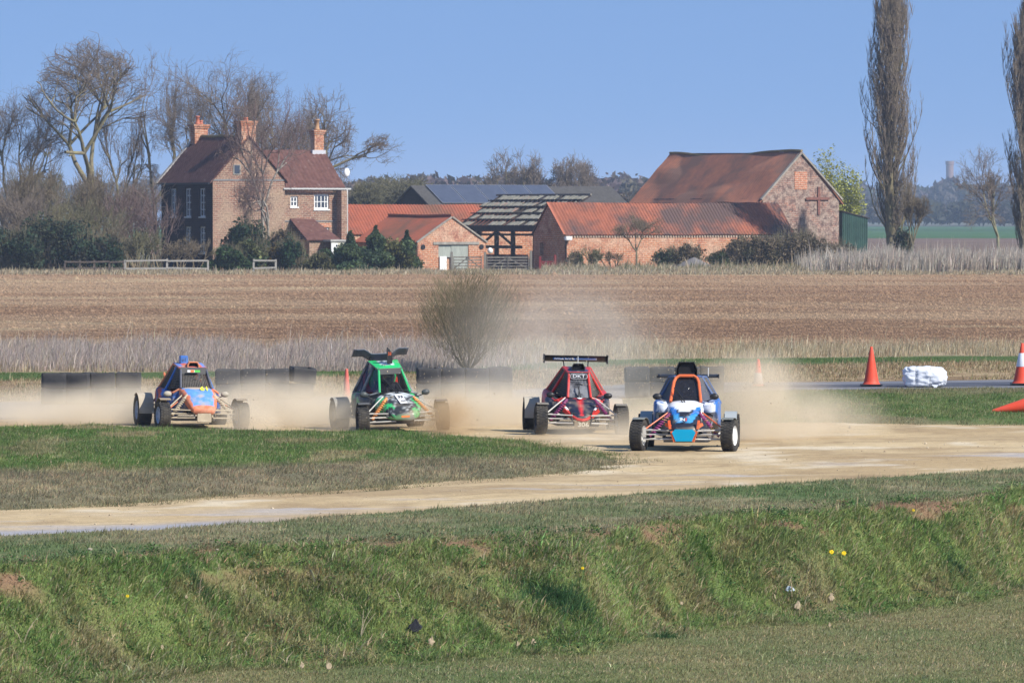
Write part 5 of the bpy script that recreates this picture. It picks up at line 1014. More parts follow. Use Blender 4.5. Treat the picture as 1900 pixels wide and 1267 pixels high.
N_ = lambda x, y, z, s=6., k=0: mnoise.noise(Vector((x*s+k, y*s, z*s)))

# --- number one: blue white orange
def p1n(x, y, z):
    w_, bl, dk, lb = (.74,.76,.80), (.02,.17,.55), (.015,.017,.03), (.05,.30,.60)
    ax = abs(x)
    if z < .40-.0*ax: return dk
    fl = (z-.46)/.24; cx_ = .06+.17*fl
    if 0 < fl < 1 and abs(ax-cx_) < .065*(1-.35*fl)+.03*N_(x,y,z,34): return bl if z > .585 else lb
    if .40 < z < .62 and ax < .07+.17*max(fl,0): return dk
    if z > .66-.02*(ax < .1): return w_
    if ax > .26 and z > .5: return w_
    return dk
def p1pod(x, y, z):
    n = N_(x, y, z, 5)
    if z < .42: return (.05,.06,.10)
    if n > .16 and y > -.25: return (.03,.15,.50)
    if abs(x) > .475+.03*n or (z > .60 and abs(n) < .07): return (.04,.15,.46)
    return (.62,.67,.78) if y < .25+n*.4 else (.05,.18,.48)
def p1r(x, y, z): return (.10,.17,.36) if N_(x, y, z, 5) > -.15 else (.03,.07,.22)
c1 = dict(wb=.245, zA=.78, yA=-.40, wt=.185, zB=1.17, yB=-.06, rt=.30, zC=1.15, yC=.42, sw=.53, zS=.72, yS=.62, sd=.47, zD=.72, yD=-.30, frame=ORG, side=mat('slate_blue_paint', (.09,.14,.27), rough=.5), frame2=BLK, hoop=True, hr=.026,
          nose=[(-.34,.50,.80,.30),(-.50,.42,.77,.29),(-.75,.28,.66,.265),(-1.0,.20,.50,.225),(-1.16,.20,.40,.19)], pnose=p1n, nex=3.2, pod=[(-.46,.60,.73,.07,.36),(-.34,.57,.785,.11,.405),(.1,.26,.79,.13,.41),(.6,.28,.80,.12,.41),(.85,.35,.62,.08,.38)], pex=6, gw=.20, ga=62, rtk=.70, ppod=p1pod,
          eng=[(.36,.75,1.17,.27),(.6,.65,1.08,.27),(.9,.55,.85,.23),(1.1,.5,.68,.16)], proof=p1r, pquart=p1pod, pscut=lambda x, y, z: (.60,.64,.74) if z > .66 else (.015,.018,.03), sidem=mat('blue_side_mesh', (.07,.10,.19), rough=.6, trans=.25), rim=WHITEP, steer=-13, mx=.46, mz=.86,
          shock=SPR, spring=mat('spring_yellow', (.55,.42,.04), (.35,.06,.22), scale=9, rough=.5, lo=.4, hi=.5), guard=mat('grey_plastic', (.20,.21,.19), rough=.6), rguard=mat('pale_grey_guard', (.34,.37,.37), rough=.6), ft=.73, fire=INT)
car, lo, th = buggy('racing_buggy', 'white and blue buggy with orange windscreen hoop and big black roof scoop, leading', 1270, 91.2, -4, c1)
scoop(car, .165, 1.20, 1.40, -.06, .36, BLK); MB().box((-.13,-.03,1.19), (.13,.02,1.235)).build('scoop_base', BLK, car)
def wing(car, hw, z, y, chord, m, ep=.09, tilt=18, th_=.02, gull=0):
    V = []; F = []; n = 16; K = 10
    for i in range(n+1):
        x = -hw+2*hw*i/n; t = abs(x)/hw
        for k in range(K):
            a = 2*math.pi*k/K; cy_, cz_ = math.cos(a)*chord/2, math.sin(a)*th_; ct, st_ = math.cos(R(tilt)), math.sin(R(tilt)); V.append((x, y+cy_*ct-cz_*st_, z+cy_*st_+cz_*ct+gull*sstep(.35, .62, t)))
    for i in range(n):
        for k in range(K): F.append((i*K+k, i*K+(k+1) % K, (i+1)*K+(k+1) % K, (i+1)*K+k))
    F += [tuple(range(K)), tuple(n*K+k for k in range(K))]
    w_ = MB().add(V, F).build('rear_wing', m, car, True)
    for s in (-1, 1):
        if ep: MB().box((s*hw-.006, y-chord*.55, z-ep*.7), (s*hw+.006, y+chord*.55, z+ep*.6)).build('end_plate', m, w_)
    return w_
w_ = wing(car, .50, 1.165, .58, .22, BLK, ep=.05, tilt=10); MB().tube([(-.2,.5,1.05),(-.2,.58,1.15)], .012, 6).tube([(.2,.5,1.05),(.2,.58,1.15)], .012, 6).build('wing_strut', BLK, w_)
CY = mat('cyan_panel', (.0,.34,.58), rough=.4)
MB().add([(-.19,-1.185,.31),(-.14,-1.185,.36),(.14,-1.185,.36),(.19,-1.185,.31),(.13,-1.175,.17),(-.13,-1.175,.17)], [(0,1,2,3,4,5)]).build('bumper_panel', CY, car, solid=.02)
ob = MB()
for s in (-1, 1): ob.bar((s*.20,-1.17,.33), (s*.15,-1.16,.16), .045, .04).bar((s*.22,-1.13,.40), (s*.29,-1.08,.44), .05, .05).bar((s*.24,-1.12,.50), (s*.22,-1.14,.36), .04, .05)
ob.bar((-.2,-1.165,.26), (.2,-1.165,.26), .02).build('bumper_bracket', ORG, car)
text(car, 'N', (-.012,-1.115,.512), .075, mat('decal_white', (.8,.8,.8)), rx=60, name='logo', sx=1.1); text(car, '7', (-.055,-1.115,.512), .075, mat('decal_white'), rx=60, name='logo'); text(car, 'I', (.035,-1.115,.512), .075, REDP, rx=60, name='logo', sx=2.4)
wp = MB().bar((-.16,-.415,.98), (.0,-.50,.76), .016, .012).bar((-.19,-.36,1.0), (-.03,-.52,.74), .012, .012).build('wiper', BLK, car); MB().tube([(.33,.5,1.15),(.335,.5,1.30)], .006, 5).build('aerial', WHITEP, car)
driver(car, lo, th, mat('dark_helmet', (.02,.02,.03), rough=.15, spec=.7, coat=.5), 'driver in dark helmet seated behind the orange windscreen hoop')

# --- number two: red and black, tall wing
RD = (.60,.03,.03); BK = (.012,.016,.035)
def p2n(x, y, z):
    ax = abs(x); t = (y+.40)/(-.75)
    if ax < .085*(1-t*.8)+.005 and y < -.46: return (.62,.03,.03) if t > .30 or z > 0 else RD
    return BK
def p2pod(x, y, z): return (.50,.04,.05) if y > -.02+.15*N_(x,y,z,4) and z > .30 else (BK if z > .3 or y < 0 else (.10,.05,.05))
c2 = dict(wb=.20, zA=.62, yA=-.42, wt=.165, zB=1.04, yB=-.14, rt=.235, zC=1.12, yC=.34, sw=.53, zS=.66, yS=.60, sd=.42, zD=.56, yD=-.36, frame=REDP, frame2=BLK, tr=.022, header=.93,
          nose=[(-.36,.40,.62,.31),(-.52,.34,.60,.36),(-.72,.28,.52,.32),(-.95,.24,.40,.22),(-1.10,.24,.33,.09)], pnose=p2n, nex=2.6, pod=[(-.40,.32,.54,.10,.38),(-.2,.26,.58,.13,.42),(.2,.20,.68,.13,.45),(.7,.22,.74,.11,.46),(.95,.35,.66,.06,.42)], ppod=p2pod,
          eng=[(.30,.75,1.12,.21),(.5,.65,1.05,.22),(.85,.55,.85,.2),(1.1,.5,.68,.14)], proof=lambda x, y, z: (.04,.06,.12) if abs(x) < .17 else (.48,.04,.06), pquart=lambda x, y, z: (.50,.035,.05) if z < .95 else (.30,.04,.08), pscut=lambda x, y, z: BK,
          sidem=mat('black_mesh', (.01,.01,.012), rough=.8, trans=.04), rim=BLK, steer=3, mx=.50, mz=.66, arms=mat('bare_steel', (.62,.60,.55), (.5,.47,.42), scale=5, rough=.5), guard=mat('tan_guard', (.20,.18,.15), rough=.8), rguard=mat('dusty_guard', (.44,.40,.32), rough=.9), ft=.70, screen=mat('dusty_screen', (.24,.25,.27), (.05,.05,.06), scale=7, rough=.4, spec=.5, trans=.25, lo=.42, hi=.6))
car, lo, th = buggy('racing_buggy', 'red and black buggy with a tall flat rear wing and lettered header', 1078, 98.2, 4, c2, roll=1.2)
w_ = wing(car, .555, 1.275, .52, .26, BLK, ep=.12, tilt=-26, th_=.016)
MB().tube([(-.20,.36,1.08),(-.22,.5,1.24)], .011, 6).tube([(.20,.36,1.08),(.22,.5,1.24)], .011, 6).build('wing_strut', BLK, w_)
ct_, st_ = math.cos(R(64)), math.sin(R(64))
def wpt(x, v, o=.021): return (x, .52-.0-v*st_*0-.02-v*.44-o*.9, 1.275+v*.9-.004)
MB().add([(-.40,.478-.004,1.252),(-.0,.478-.004,1.252),(0,.457,1.300),(-.40,.457,1.300)], [(0,1,2,3)]).build('banner', mat('decal_blue', (.02,.18,.60)), w_, solid=.006)
MB().add([(.0,.478-.004,1.252),(.37,.478-.004,1.252),(.37,.457,1.300),(0,.457,1.300)], [(0,1,2,3)]).build('banner', mat('decal_white'), w_, solid=.006)
text(w_, 'RACE KANE', (-.20,.456,1.276), .058, mat('decal_white'), rx=66, sx=1.15); text(w_, 'ENGINEERING', (.185,.456,1.276), .045, mat('decal_blue'), rx=66, sx=1.1)
MB().tube([(.0,.0,1.10),(.0,.0,1.33)], .006, 5).build('aerial', WHITEP, car)
scoop(car, .105, 1.10, 1.195, -.10, .25, BLK)
text(car, 'DKT', (0,-.253,.985), .085, mat('decal_grey', (.55,.57,.60)), rx=66, sx=1.3, name='lettering')
oval = [(math.copysign(abs(math.cos(a))**.35, math.cos(a))*.145, -.252-(.05*math.copysign(abs(math.sin(a))**.6, math.sin(a)))*-.42, .985+.045*math.copysign(abs(math.sin(a))**.6, math.sin(a))) for a in np.linspace(0, 2*math.pi, 33)]
MB().tube([(x, y-.008, z) for x, y, z in oval], .004, 4, cap=False).build('header_outline', mat('decal_grey'), car)
tb = MB(); tb.tube([(-.38,-.55,.56),(-.30,-.72,.49),(-.19,-.98,.33),(-.08,-1.11,.265),(0,-1.13,.25),(.08,-1.11,.265),(.19,-.98,.33),(.30,-.72,.49),(.38,-.55,.56)], .028, 8); tb.build('nose_trim', REDP, car)
for s in (-1, 1): MB().tube([(s*.27,-.80,.45),(s*.235,-.88,.405)], .0295, 8).build('trim_flash', mat('decal_white'), car)
text(car, '3', (-.06,-1.01,.445), .0, mat('decal_white')) if False else None
pl_ = MB().box((-.13,-1.135,.11), (.13,-1.115,.235)).build('number_plate', mat('dusty_plate', (.26,.20,.13), (.2,.15,.1), scale=6), car); text(pl_, '306', (.02,-1.14,.175), .11, mat('decal_cream', (.70,.64,.50)), name='number', sx=1.2)
for s in (-1, 1): MB().bar((s*.16,-.98,.30), (s*.30,-.88,.42), .05, .06).build('shock_mount', REDP, car)
wp = MB().bar((-.02,-.40,.82), (.03,-.47,.60), .018, .012).bar((0,-.38,.86), (-.02,-.48,.60), .014, .012).build('wiper', BLK, car)
MB().add([(-.05,-.50,.618),(.05,-.50,.618),(.02,-.60,.602),(-.02,-.60,.602)], [(0,1,2,3)]).build('bonnet_badge', mat('decal_white'), car, solid=.004)
driver(car, lo, th, mat('black_helmet', (.03,.03,.035), rough=.2), 'driver in black helmet behind the dusty windscreen of the red and black buggy', hz=-.08)

# --- number three: green
def p3n(x, y, z):
    n = N_(x, y, z, 7); m_ = N_(x, y, z, 22, 5); ax = abs(x)
    if ax > .20-(-.7-y)*.12 and n > -.12 and z < .60 and m_ > -.35: return (.03,.46,.14)
    if m_ > .24 and y < -.55: return (.38,.40,.40)
    if y > -.72 and n > -.02: return (.58,.62,.64)
    return (.025,.028,.032) if m_ < .12 else (.13,.14,.15)
def p3r(x, y, z):
    n = N_(x, y, z, 9, 3); return (.02,.50,.14) if abs(x) > .13 or y < .02 else ((.62,.68,.70) if n > 0 else (.05,.08,.10))
def p3pod(x, y, z): return (.025,.028,.03) if N_(x, y, z, 6) < .22 or z < .5 else (.03,.36,.12)
c3 = dict(wb=.275, zA=.68, yA=-.42, wt=.20, zB=1.08, yB=-.10, rt=.26, zC=1.20, yC=.40, sw=.50, zS=.66, yS=.62, sd=.42, zD=.64, yD=-.32, frame=GRNP, frame2=BLK, tr=.021, header=.99,
          nose=[(-.36,.30,.68,.34),(-.52,.26,.665,.385),(-.75,.23,.60,.375),(-1.0,.20,.48,.315),(-1.17,.20,.34,.19)], pnose=p3n, nex=2.5, pod=[(-.42,.30,.58,.08,.36),(-.2,.22,.60,.11,.40),(.2,.16,.66,.12,.42),(.7,.22,.68,.10,.42),(.95,.35,.60,.06,.38)], ppod=p3pod,
          eng=[(.36,.75,1.20,.23),(.55,.65,1.12,.24),(.85,.55,.9,.22),(1.1,.5,.68,.14)], proof=p3r, pquart=lambda x, y, z: (.03,.03,.035) if N_(x,y,z,5) < .25 else (.45,.47,.5), pscut=p3pod, side=mat('dusty_black_tube', (.10,.11,.11), (.35,.36,.36), scale=7, rough=.6), sidenet=False,
          sidem=mat('purple_perspex', (.055,.035,.10), rough=.15, spec=.5, trans=.72), seat=REDP, fire=mat('red_interior', (.90,.07,.03), rough=.6), rf=.24, rtk=.69, rim=BLK, steer=-6, mx=.56, mz=.66, arms=STEEL, shock=mat('orange_shock', (.70,.28,.08), rough=.5), guard=mat('dark_guard', (.10,.10,.10), rough=.8), rguard=mat('grey_guard', (.26,.25,.22), (.36,.34,.29), scale=4, rough=.9), ft=.72, mirror=mat('grey_mirror', (.07,.08,.08), rough=.4), screen=mat('clear_perspex', (.05,.05,.06), rough=.1, spec=.6, trans=.92))
car, lo, th = buggy('racing_buggy', 'bright green and grey buggy with gull rear wing and upright roof fin', 748, 99.4, 15, c3, roll=-2)
w_ = wing(car, .50, 1.275, .55, .25, mat('carbon_grey', (.09,.11,.15), (.13,.15,.19), scale=8, rough=.5), ep=0, tilt=-34, th_=.014, gull=.085); MB().tube([(-.2,.42,1.18),(-.2,.54,1.27)], .012, 6).tube([(.2,.42,1.18),(.2,.54,1.27)], .012, 6).build('wing_strut', BLK, w_)
f_ = MB(); V = [(-.045,-.02,1.17),(.045,-.02,1.17),(.045,-.02,1.36),(-.03,-.02,1.46),(-.045,-.02,1.43)]; f_.add(V+[(x, y+.03, z) for x, y, z in V], [(0,1,2,3,4),(9,8,7,6,5)]+[(i,(i+1)%5,5+(i+1)%5,5+i) for i in range(5)]); fn = f_.build('number_fin', BLK, car); fn.location = (.03, 0, 0); text(fn, '33', (0,-.026,1.34), .08, ORG, name='number', sx=.8)
# number board lies on the bonnet slope
npn = MB().add([(-.075,-.66,.630),(.055,-.66,.630),(.085,-.99,.484),(-.045,-.99,.484)], [(0,1,2,3)]).build('number_board', mat('decal_white'), car, solid=.012); npn.location = (.0, -.012, .014)
text(npn, '33', (.008,-.79,.597), .13, mat('decal_dark', (.05,.05,.06)), rx=25, name='number', sx=.75); text(npn, 'XC', (.025,-.93,.532), .075, mat('decal_dark'), rx=25, name='lettering', sx=.9)
MB().box((-.075,-1.172,.262), (.075,-1.16,.296)).build('nose_sticker', mat('decal_orange', (.85,.22,.06)), car)
wp = MB().bar((-.16,-.30,.92), (.05,-.52,.62), .018, .012).bar((-.12,-.30,.90), (.10,-.54,.60), .014, .012).build('wiper', BLK, car)
driver(car, lo, th, mat('black_helmet'), 'driver in black helmet in the red-lined cockpit of the green buggy', hz=-.08)

# --- number four: blue and orange, netted, muddy
def p4n(x, y, z):
    ax = abs(x); t = (-.40-y)/.75; edge = ax > (.318-.10*t)-.042 or y < -1.10
    if edge: return (.66,.20,.10)
    n = N_(x, y, z, 6, 2)
    if y > -.60+.10*n+.05*abs(x)*5: return (.52,.42,.32) if ax < .21 else (.10,.28,.66)
    return (.12,.30,.66) if n < .45 else (.40,.40,.42)
def p4pod(x, y, z):
    n = N_(x, y, z, 4); 
    if z > .56-.25*y and y > -.1 and n > -.3: return (.50,.10,.06) if n < .2 else (.10,.22,.55)
    return (.035,.07,.22) if n < .28 else (.06,.14,.38)
c4 = dict(wb=.28, zA=.70, yA=-.40, wt=.23, zB=1.05, yB=-.12, rt=.25, zC=1.12, yC=.38, sw=.50, zS=.62, yS=.66, sd=.41, zD=.62, yD=-.36, frame=mat('dusty_dark_tube', (.06,.07,.10), (.12,.12,.14), scale=6, rough=.6), frame2=DIRTY, tr=.021, header=.95, net=True, mat=LIVD,
          nose=[(-.34,.56,.72,.31),(-.50,.50,.715,.315),(-.75,.40,.65,.30),(-.98,.30,.52,.26),(-1.15,.25,.37,.19)], pnose=p4n, nex=3.0, pod=[(-.42,.28,.56,.08,.35),(-.2,.20,.58,.11,.39),(.2,.16,.66,.12,.42),(.7,.22,.70,.10,.42),(.95,.35,.60,.06,.38)], ppod=p4pod,
          eng=[(.34,.75,1.13,.23),(.55,.65,1.05,.24),(.85,.55,.86,.22),(1.1,.5,.68,.14)], proof=lambda x, y, z: (.60,.13,.07) if (abs(abs(x)-.14) < .04 or y < -.05) else (.10,.24,.60), pquart=lambda x, y, z: (.58,.13,.08) if z > .70+.1*N_(x,y,z,5) else (.16,.10,.16), pscut=lambda x, y, z: (.05,.10,.26) if z > .4 else (.10,.10,.14),
          sidem=mat('dark_net_cloth', (.02,.02,.025), rough=.9, trans=.55), side=ORB, pillar=BLUP, seat=ORB, fire=mat('rust_red_interior', (.45,.09,.05), rough=.8), rf=.238, rtk=.69, rim=BLUR, steer=4, mx=.52, mz=.60, arms=DIRTY, shock=DIRTY, guard=mat('muddy_guard', (.30,.24,.17), rough=.95), rguard=mat('muddy_rear_guard', (.46,.40,.31), (.36,.30,.22), scale=4, rough=.95), ft=.71, mirror=mat('dusty_mirror', (.42,.38,.30), rough=.8), screen=mat('clear_gap', (.03,.03,.03), rough=.3, trans=.9))
car, lo, th = buggy('racing_buggy', 'blue and orange buggy with netted windows and yellow bonnet number, trailing', 374, 100.8, 15, c4, roll=1.0)
scoop(car, .10, 1.06, 1.16, -.13, .22, ORB, rim=ORB); MB().box((-.17,.18,1.12), (-.03,.34,1.27)).build('roof_box', BLUP, car, bevel=.01); text(car, '61', (-.10,.172,1.20), .09, mat('decal_dull_blue', (.10,.16,.30)), name='number')
text(car, '61', (.10,-.66,.70), .16, mat('decal_yellow', (.78,.80,.04)), rx=38, name='number', sx=1.05, ext=.006)
bn = MB().box((-.13,-.252,.985), (.0,-.246,1.025)).build('sponsor_sticker', mat('decal_white'), car); MB().box((-.075,-.254,.987), (-.01,-.2525,1.023)).build('sticker_patch', mat('decal_orange'), bn); MB().box((.0,-.252,.985), (.10,-.246,1.025)).build('sponsor_sticker', mat('decal_green', (.12,.55,.10)), car); bn.rotation_euler = (0,0,0)
MB().box((-.13,-1.16,.12), (.13,-1.13,.29)).build('skid_plate', DIRTY, car, bevel=.01)
for s in (-1, 1): MB().tube([(s*.28,-.5,.52),(s*.62,-.93,.33)], .010, 6).build('brake_line', ORB, car)
MB().tube([(-.3,.66,.7),(-.35,.75,.95)], .02, 6).build('air_pipe', ORB, car)
driver(car, lo, th, mat('grey_helmet', (.10,.11,.12), rough=.3), 'driver in grey helmet behind the netted screen of the blue and orange buggy', hz=-.10)

# ================================================================== TRACK FURNITURE
def tyre_stack(px, base, wd, label, rows, seed, toppled=False):
    D = FPX*H/(base-HOR); rd = random.Random(seed); p = W(px, 0, D); t = empty('tyre_stack', (p.x, p.y, .03), rd.uniform(-.06, .06)); tag(t, label, 'tyre stack', 'black tyre stacks forming the trackside barriers'); w2 = (wd+1.2)/FPX*D/2; z = 0
    for r_ in range(rows):
        h = (.30 if rows == 2 else .22)*rd.uniform(.97, 1.03); V = []; prof = [(.55, 0), (.95, .0), (.985, .015), (1.0, .05), (.99, .10), (.99, h-.10), (1.0, h-.05), (.985, h-.015), (.94, h), (.55, h), (.55, h*.6)]; n = 40; m = len(prof); F = []
        for k in range(n):
            a = 2*math.pi*k/n; c_, s_ = math.cos(a), math.sin(a); ex = 2/7.5; x = math.copysign(abs(c_)**ex, c_); y = math.copysign(abs(s_)**ex, s_)
            for (q, hh) in prof:
                b_ = 1+.012*math.sin(3*a+seed)+(.012 if (k % 2 and .1 < hh < h-.1) else 0); V.append((x*q*w2*b_, y*q*w2*.95*b_+.02*rd.random(), z+hh+.008*math.sin(a*2+seed)))
        for k in range(n):
            k2 = (k+1) % n
            for i in range(m-1): F.append((k*m+i, k2*m+i, k2*m+i+1, k*m+i+1))
        o = MB().add(V, F).build('tyre', mat('old_tyre', (.030,.030,.034), (.060,.058,.056), scale=3, rough=.9, bump=.3, c3=(.22,.19,.15), c3scale=1.5, c3lo=.6, c3hi=.75), t, True); o.rotation_euler = (0, R(rd.uniform(-1, 1)), rd.uniform(-.03, .03)); z += h+.006
        if toppled and r_ == rows-1: o.rotation_euler = (R(4), R(5), .3); o.location.z = .02
    return t
ST = [([99, 144, 190, 238], 752, 46, 'barrier left of the blue and orange buggy'), ([423, 469, 514, 557], 743, 46, 'barrier between the two trailing buggies'), ([795, 839, 884, 928], 741, 45, 'barrier between green and red buggies'), ([1183, 1229, 1275, 1320], 738, 46, 'barrier behind the leading buggy')]
nm = ['leftmost', 'second', 'third', 'rightmost']
for k, (xs_, b_, wd, lb) in enumerate(ST):
    for i, x_ in enumerate(xs_): tyre_stack(x_, b_-i*.6, wd-.6, f'{nm[i]} tyre stack in the {lb}', 2, k*10+i, toppled=(k == 1 and i == 3))
def cone(px, base, h, label, mat_top, band=None, rot=None, base_m=BLK, name='traffic_cone', sq=.42, bw=.135):
    D = FPX*H/(base-HOR); p = W(px, 0, D); t = empty(name, (p.x, p.y, .03)); tag(t, label, 'traffic cone', 'traffic cones beside the track')
    V = sq*h/.75; MB().box((-V/2,-V/2,0), (V/2,V/2,.035)).build('base', base_m, t, bevel=.012)
    def rad(z): return bw*h/.75*(1-z/h)+.028*z/h
    pr = [(rad(0)*1.12, .036), (rad(.04), .07)]+[(rad(z), z) for z in np.linspace(.1, h-.02, 8)]+[(rad(h)*.9, h), (rad(h)*.5, h-.01), (rad(h)*.4, h-.1)]
    b = MB().lathe(pr, n=28).build('cone_body', mat_top, t, True)
    if band:
        z0, z1, bm2 = band; MB().lathe([(rad(z0)+.004, z0), (rad(z0)+.006, z0+.005), (rad(z1)+.006, z1-.005), (rad(z1)+.004, z1)], n=28).build('band', bm2, b, True)
    if rot: t.rotation_euler = rot[0]; t.location = Vector(t.location)+Vector(rot[1])
    return t
CO = mat('cone_orange', (.72,.07,.03), (.62,.09,.05), scale=3, rough=.55, c3=(.45,.12,.07), c3scale=4, c3lo=.6, c3hi=.75); CP = mat('cone_faded', (.62,.12,.09), (.55,.16,.12), scale=3, rough=.7)
WB = mat('reflective_white', (.75,.76,.80), rough=.5)
cone(643, 743, .62, 'faded red cone between two tyre barriers left of the green buggy', CP, bw=.10)
cone(1407, 721, .62, 'small orange cone with dirty white lower half right of the leading buggy', CO, (.04, .32, mat('dirty_band', (.50,.42,.38), (.60,.5,.45), scale=6)), bw=.14)
cone(1617, 718, .86, 'tall plain orange cone left of the white wrapped bale', CO, bw=.155)
cone(1897, 716, .92, 'tall orange cone with a white band at the right edge', CO, (.40, .70, WB), bw=.17)
cone(1919, 772, .86, 'orange cone lying on its side in the grass at the right edge', CO, bw=.155, rot=((0, R(-99), R(4)), (.05, 0, .20)))
# white wrapped bale
D = FPX*H/(719-HOR); p = W(1717, 0, D); bm = bmesh.new(); bmesh.ops.create_cube(bm, size=1); bmesh.ops.subdivide_edges(bm, edges=bm.edges, cuts=26, use_grid_fill=True)
for v in bm.verts:
    x, y, z = v.co*2; e_ = 4.5 if x < .2 else 3.0; n = (abs(x)**e_+abs(y)**e_+abs(z)**e_)**(1/e_); x, y, z = x/n, y/n, z/n
    sag = .07*(x > .3)*(x-.3)-.05*(x < -.85); k = 1+.085*mnoise.noise(Vector((x*3, y*3, z*3)))+.06*abs(mnoise.noise(Vector((x*7+z*4, y*7, z*4))))-.06*math.exp(-((x+.40)/.03)**2)-.03*math.exp(-((x-.28)/.025)**2)+.07*max(0, -z-.55)*abs(x)
    v.co = (x*.47*k, y*.34*k, (z*k*.5+.5-sag*(z+1)*.4)*.45)
me = bpy.data.meshes.new('wrapped_bale'); bm.to_mesh(me); bm.free(); o = link('wrapped_bale', me, None, mat('white_plastic', (.70,.73,.78), rough=.4, spec=.4, bump=.5, bscale=7, bdist=.03), True); o.location = (p.x, p.y, .015); o.rotation_euler = (0, 0, R(-6)); tag(o, 'bulging white plastic wrapped bale standing on the tarmac lane', 'bale')
MB().add([(.15,-.36,.06),(.30,-.37,.05),(.24,-.40,-.03)], [(0,1,2)]).build('loose_flap', mat('white_plastic'), o, solid=.01)
for x_ in (-.19, .13): MB().tube([(x_,-.335,.01),(x_,-.342,.2),(x_,-.32,.42),(x_,0,.455)], .004, 5).build('twine', mat('twine_grey', (.25,.27,.3)), o)
# litter, stones, flowers on the bank
def on_verge(px, py):
    D = 60.
    Ds = np.arange(50, 95, .02); Xs = (px-950)/FPX*Ds; below = verge_h(Xs, Ds) >= H-(py-HOR)/FPX*Ds; D = float(Ds[np.argmax(below)])
    X = (px-950)/FPX*D; return Vector((X, D, float(verge_h(np.array(X), np.array(D)))))
def flower(px, py, label, fs=1.0):
    p = on_verge(px, py); z0 = .13; t = empty('dandelion', (p.x, p.y-.03, p.z)); tag(t, label, 'flower', 'yellow dandelions on the ditch bank'); MB().tube([(0,0,-.03),(.01,-.005,z0*.6),(0,-.01,z0)], .003, 5).build('stem', mat('stem_green', (.12,.2,.05)), t)
    mb = MB()
    for k in range(26):
        a = k*2.4; r = (.030*math.sqrt(k/26)+.006)*fs; c_, s_ = math.cos(a), math.sin(a); tl = lambda q, h: (q[0], -.01-h+q[1]*.5, z0+h*.6+q[1]*.85); mb.add([tl((c_*.003,s_*.003),.006),tl((c_*r-s_*.007*fs,s_*r+c_*.007*fs),.014-.006*k/26),tl((c_*(r+.010*fs),s_*(r+.010*fs)),.010-.010*k/26),tl((c_*r+s_*.007*fs,s_*r-c_*.007*fs),.014-.006*k/26)], [(0,1,2,3)])
    mb.build('flower_head', mat('petal_yellow', (.85,.60,.01), rough=.6), t)
for px, py, lb in [(1543,1045,'left one of the pair of dandelions on the right part of the bank'),(1566,1047,'right one of the pair of dandelions on the right part of the bank'),(236,1130,'single dandelion on the left part of the bank'),(1081,1076,'small dandelion right of the bank centre'),(1695,966,'small dandelion near the top of the bank at the right')]: flower(px, py, lb, .8 if 'pair' in lb else .5)
def scrap(name, px, py, sx, sz, m, label, cat, seed, rx=.5):
    p = on_verge(px, py); bm = bmesh.new(); bmesh.ops.create_grid(bm, x_segments=8, y_segments=8, size=.5)
    for v in bm.verts: x, y = v.co.x, v.co.y; x *= 1.15-abs(y+.1)*1.7; k = 1+.35*mnoise.noise(Vector((x*2+seed, y*2, seed))); v.co = (x*sx*k, (y*.6)*sz*k*math.cos(rx), sz*(y+.5)*k*math.sin(rx)+.25*sz*mnoise.noise(Vector((x*4, y*4, seed)))+.04)
    bmesh.ops.solidify(bm, geom=bm.faces[:], thickness=.006); me = bpy.data.meshes.new(name); bm.to_mesh(me); bm.free(); o = link(name, me, None, m, True); o.location = (p.x, p.y-.02, p.z+.01); tag(o, label, cat); return o
scrap('discarded_rag', 770, 1182, .15, .15, mat('black_cloth', (.015,.016,.022), rough=.8), 'crumpled black rag lying in the grass low on the bank', 'litter', 1, 1.2)
scrap('plastic_scrap', 1466, 1105, .11, .07, mat('pale_blue_plastic', (.42,.50,.56), rough=.4), 'pale blue plastic scrap half hidden in bank grass', 'litter', 2, 1.0)
scrap('paper_scrap', 1797, 1112, .07, .06, mat('paper', (.60,.58,.45)), 'small cream paper scrap on the bank at the right', 'litter', 3, .9)
for k, (px, py, s) in enumerate([(1543,1122,.11),(1480,1138,.13),(1265,1130,.06),(990,1205,.09),(1540,1170,.05),(800,1205,.12),(960,1208,.08),(300,1215,.06),(240,1255,.09),(610,1250,.10),(560,1248,.08),(345,1120,.05)]):
    scrap('dead_leaf', px, py, s*.6, s*.95, mat('dry_leaf', (.30,.23,.15), (.40,.32,.21), scale=9), ['upright pale dead leaf below the dandelion pair','long tan dead leaf beside the plastic scrap','tiny pale dead leaf right of the dark weed clump','curled brown dead leaf at the bank foot centre','tiny tan dead leaf at the ditch edge right of centre','splayed tan dead leaf right of the black rag','pale dead leaf near the middle of the ditch','pale dead leaf low at the left','tan dead leaf at the bottom left corner','broad tan dead leaf in the straw at the ditch bottom','tan dead leaf left of the broad one in the straw','small upright dead leaf under the left bank crest'][k], 'leaf', k+5, .9)
def stone(px, py, s, label, k):
    p = on_verge(px, py) if py > 960 or True else G(px, py); bm = bmesh.new(); s *= .7; bmesh.ops.create_icosphere(bm, subdivisions=2, radius=s)
    for v in bm.verts: v.co *= 1+.3*mnoise.noise(v.co*(.8/s)+Vector((k*3, 0, 0))); v.co.z *= .6
    me = bpy.data.meshes.new('stone'); bm.to_mesh(me); bm.free(); o = link('stone', me, None, mat('pale_stone', (.36,.32,.25), (.28,.24,.18), scale=8), False); o.location = (p.x, p.y, p.z+s*.35); tag(o, label, 'stone', 'loose pale stones on the near verge')
for k, (px, py, s, lb) in enumerate([(166,1021,.045,'pale stone on the short turf at the left'),(402,1022,.03,'small pale stone just above the bank crest left of centre'),(855,997,.04,'pale stone on the verge left of the bare soil patch'),(1160,1000,.05,'pale stone on the bank crest right of centre'),(1224,962,.035,'pale stone on the turf right of centre')]): stone(px, py, s, lb, k)
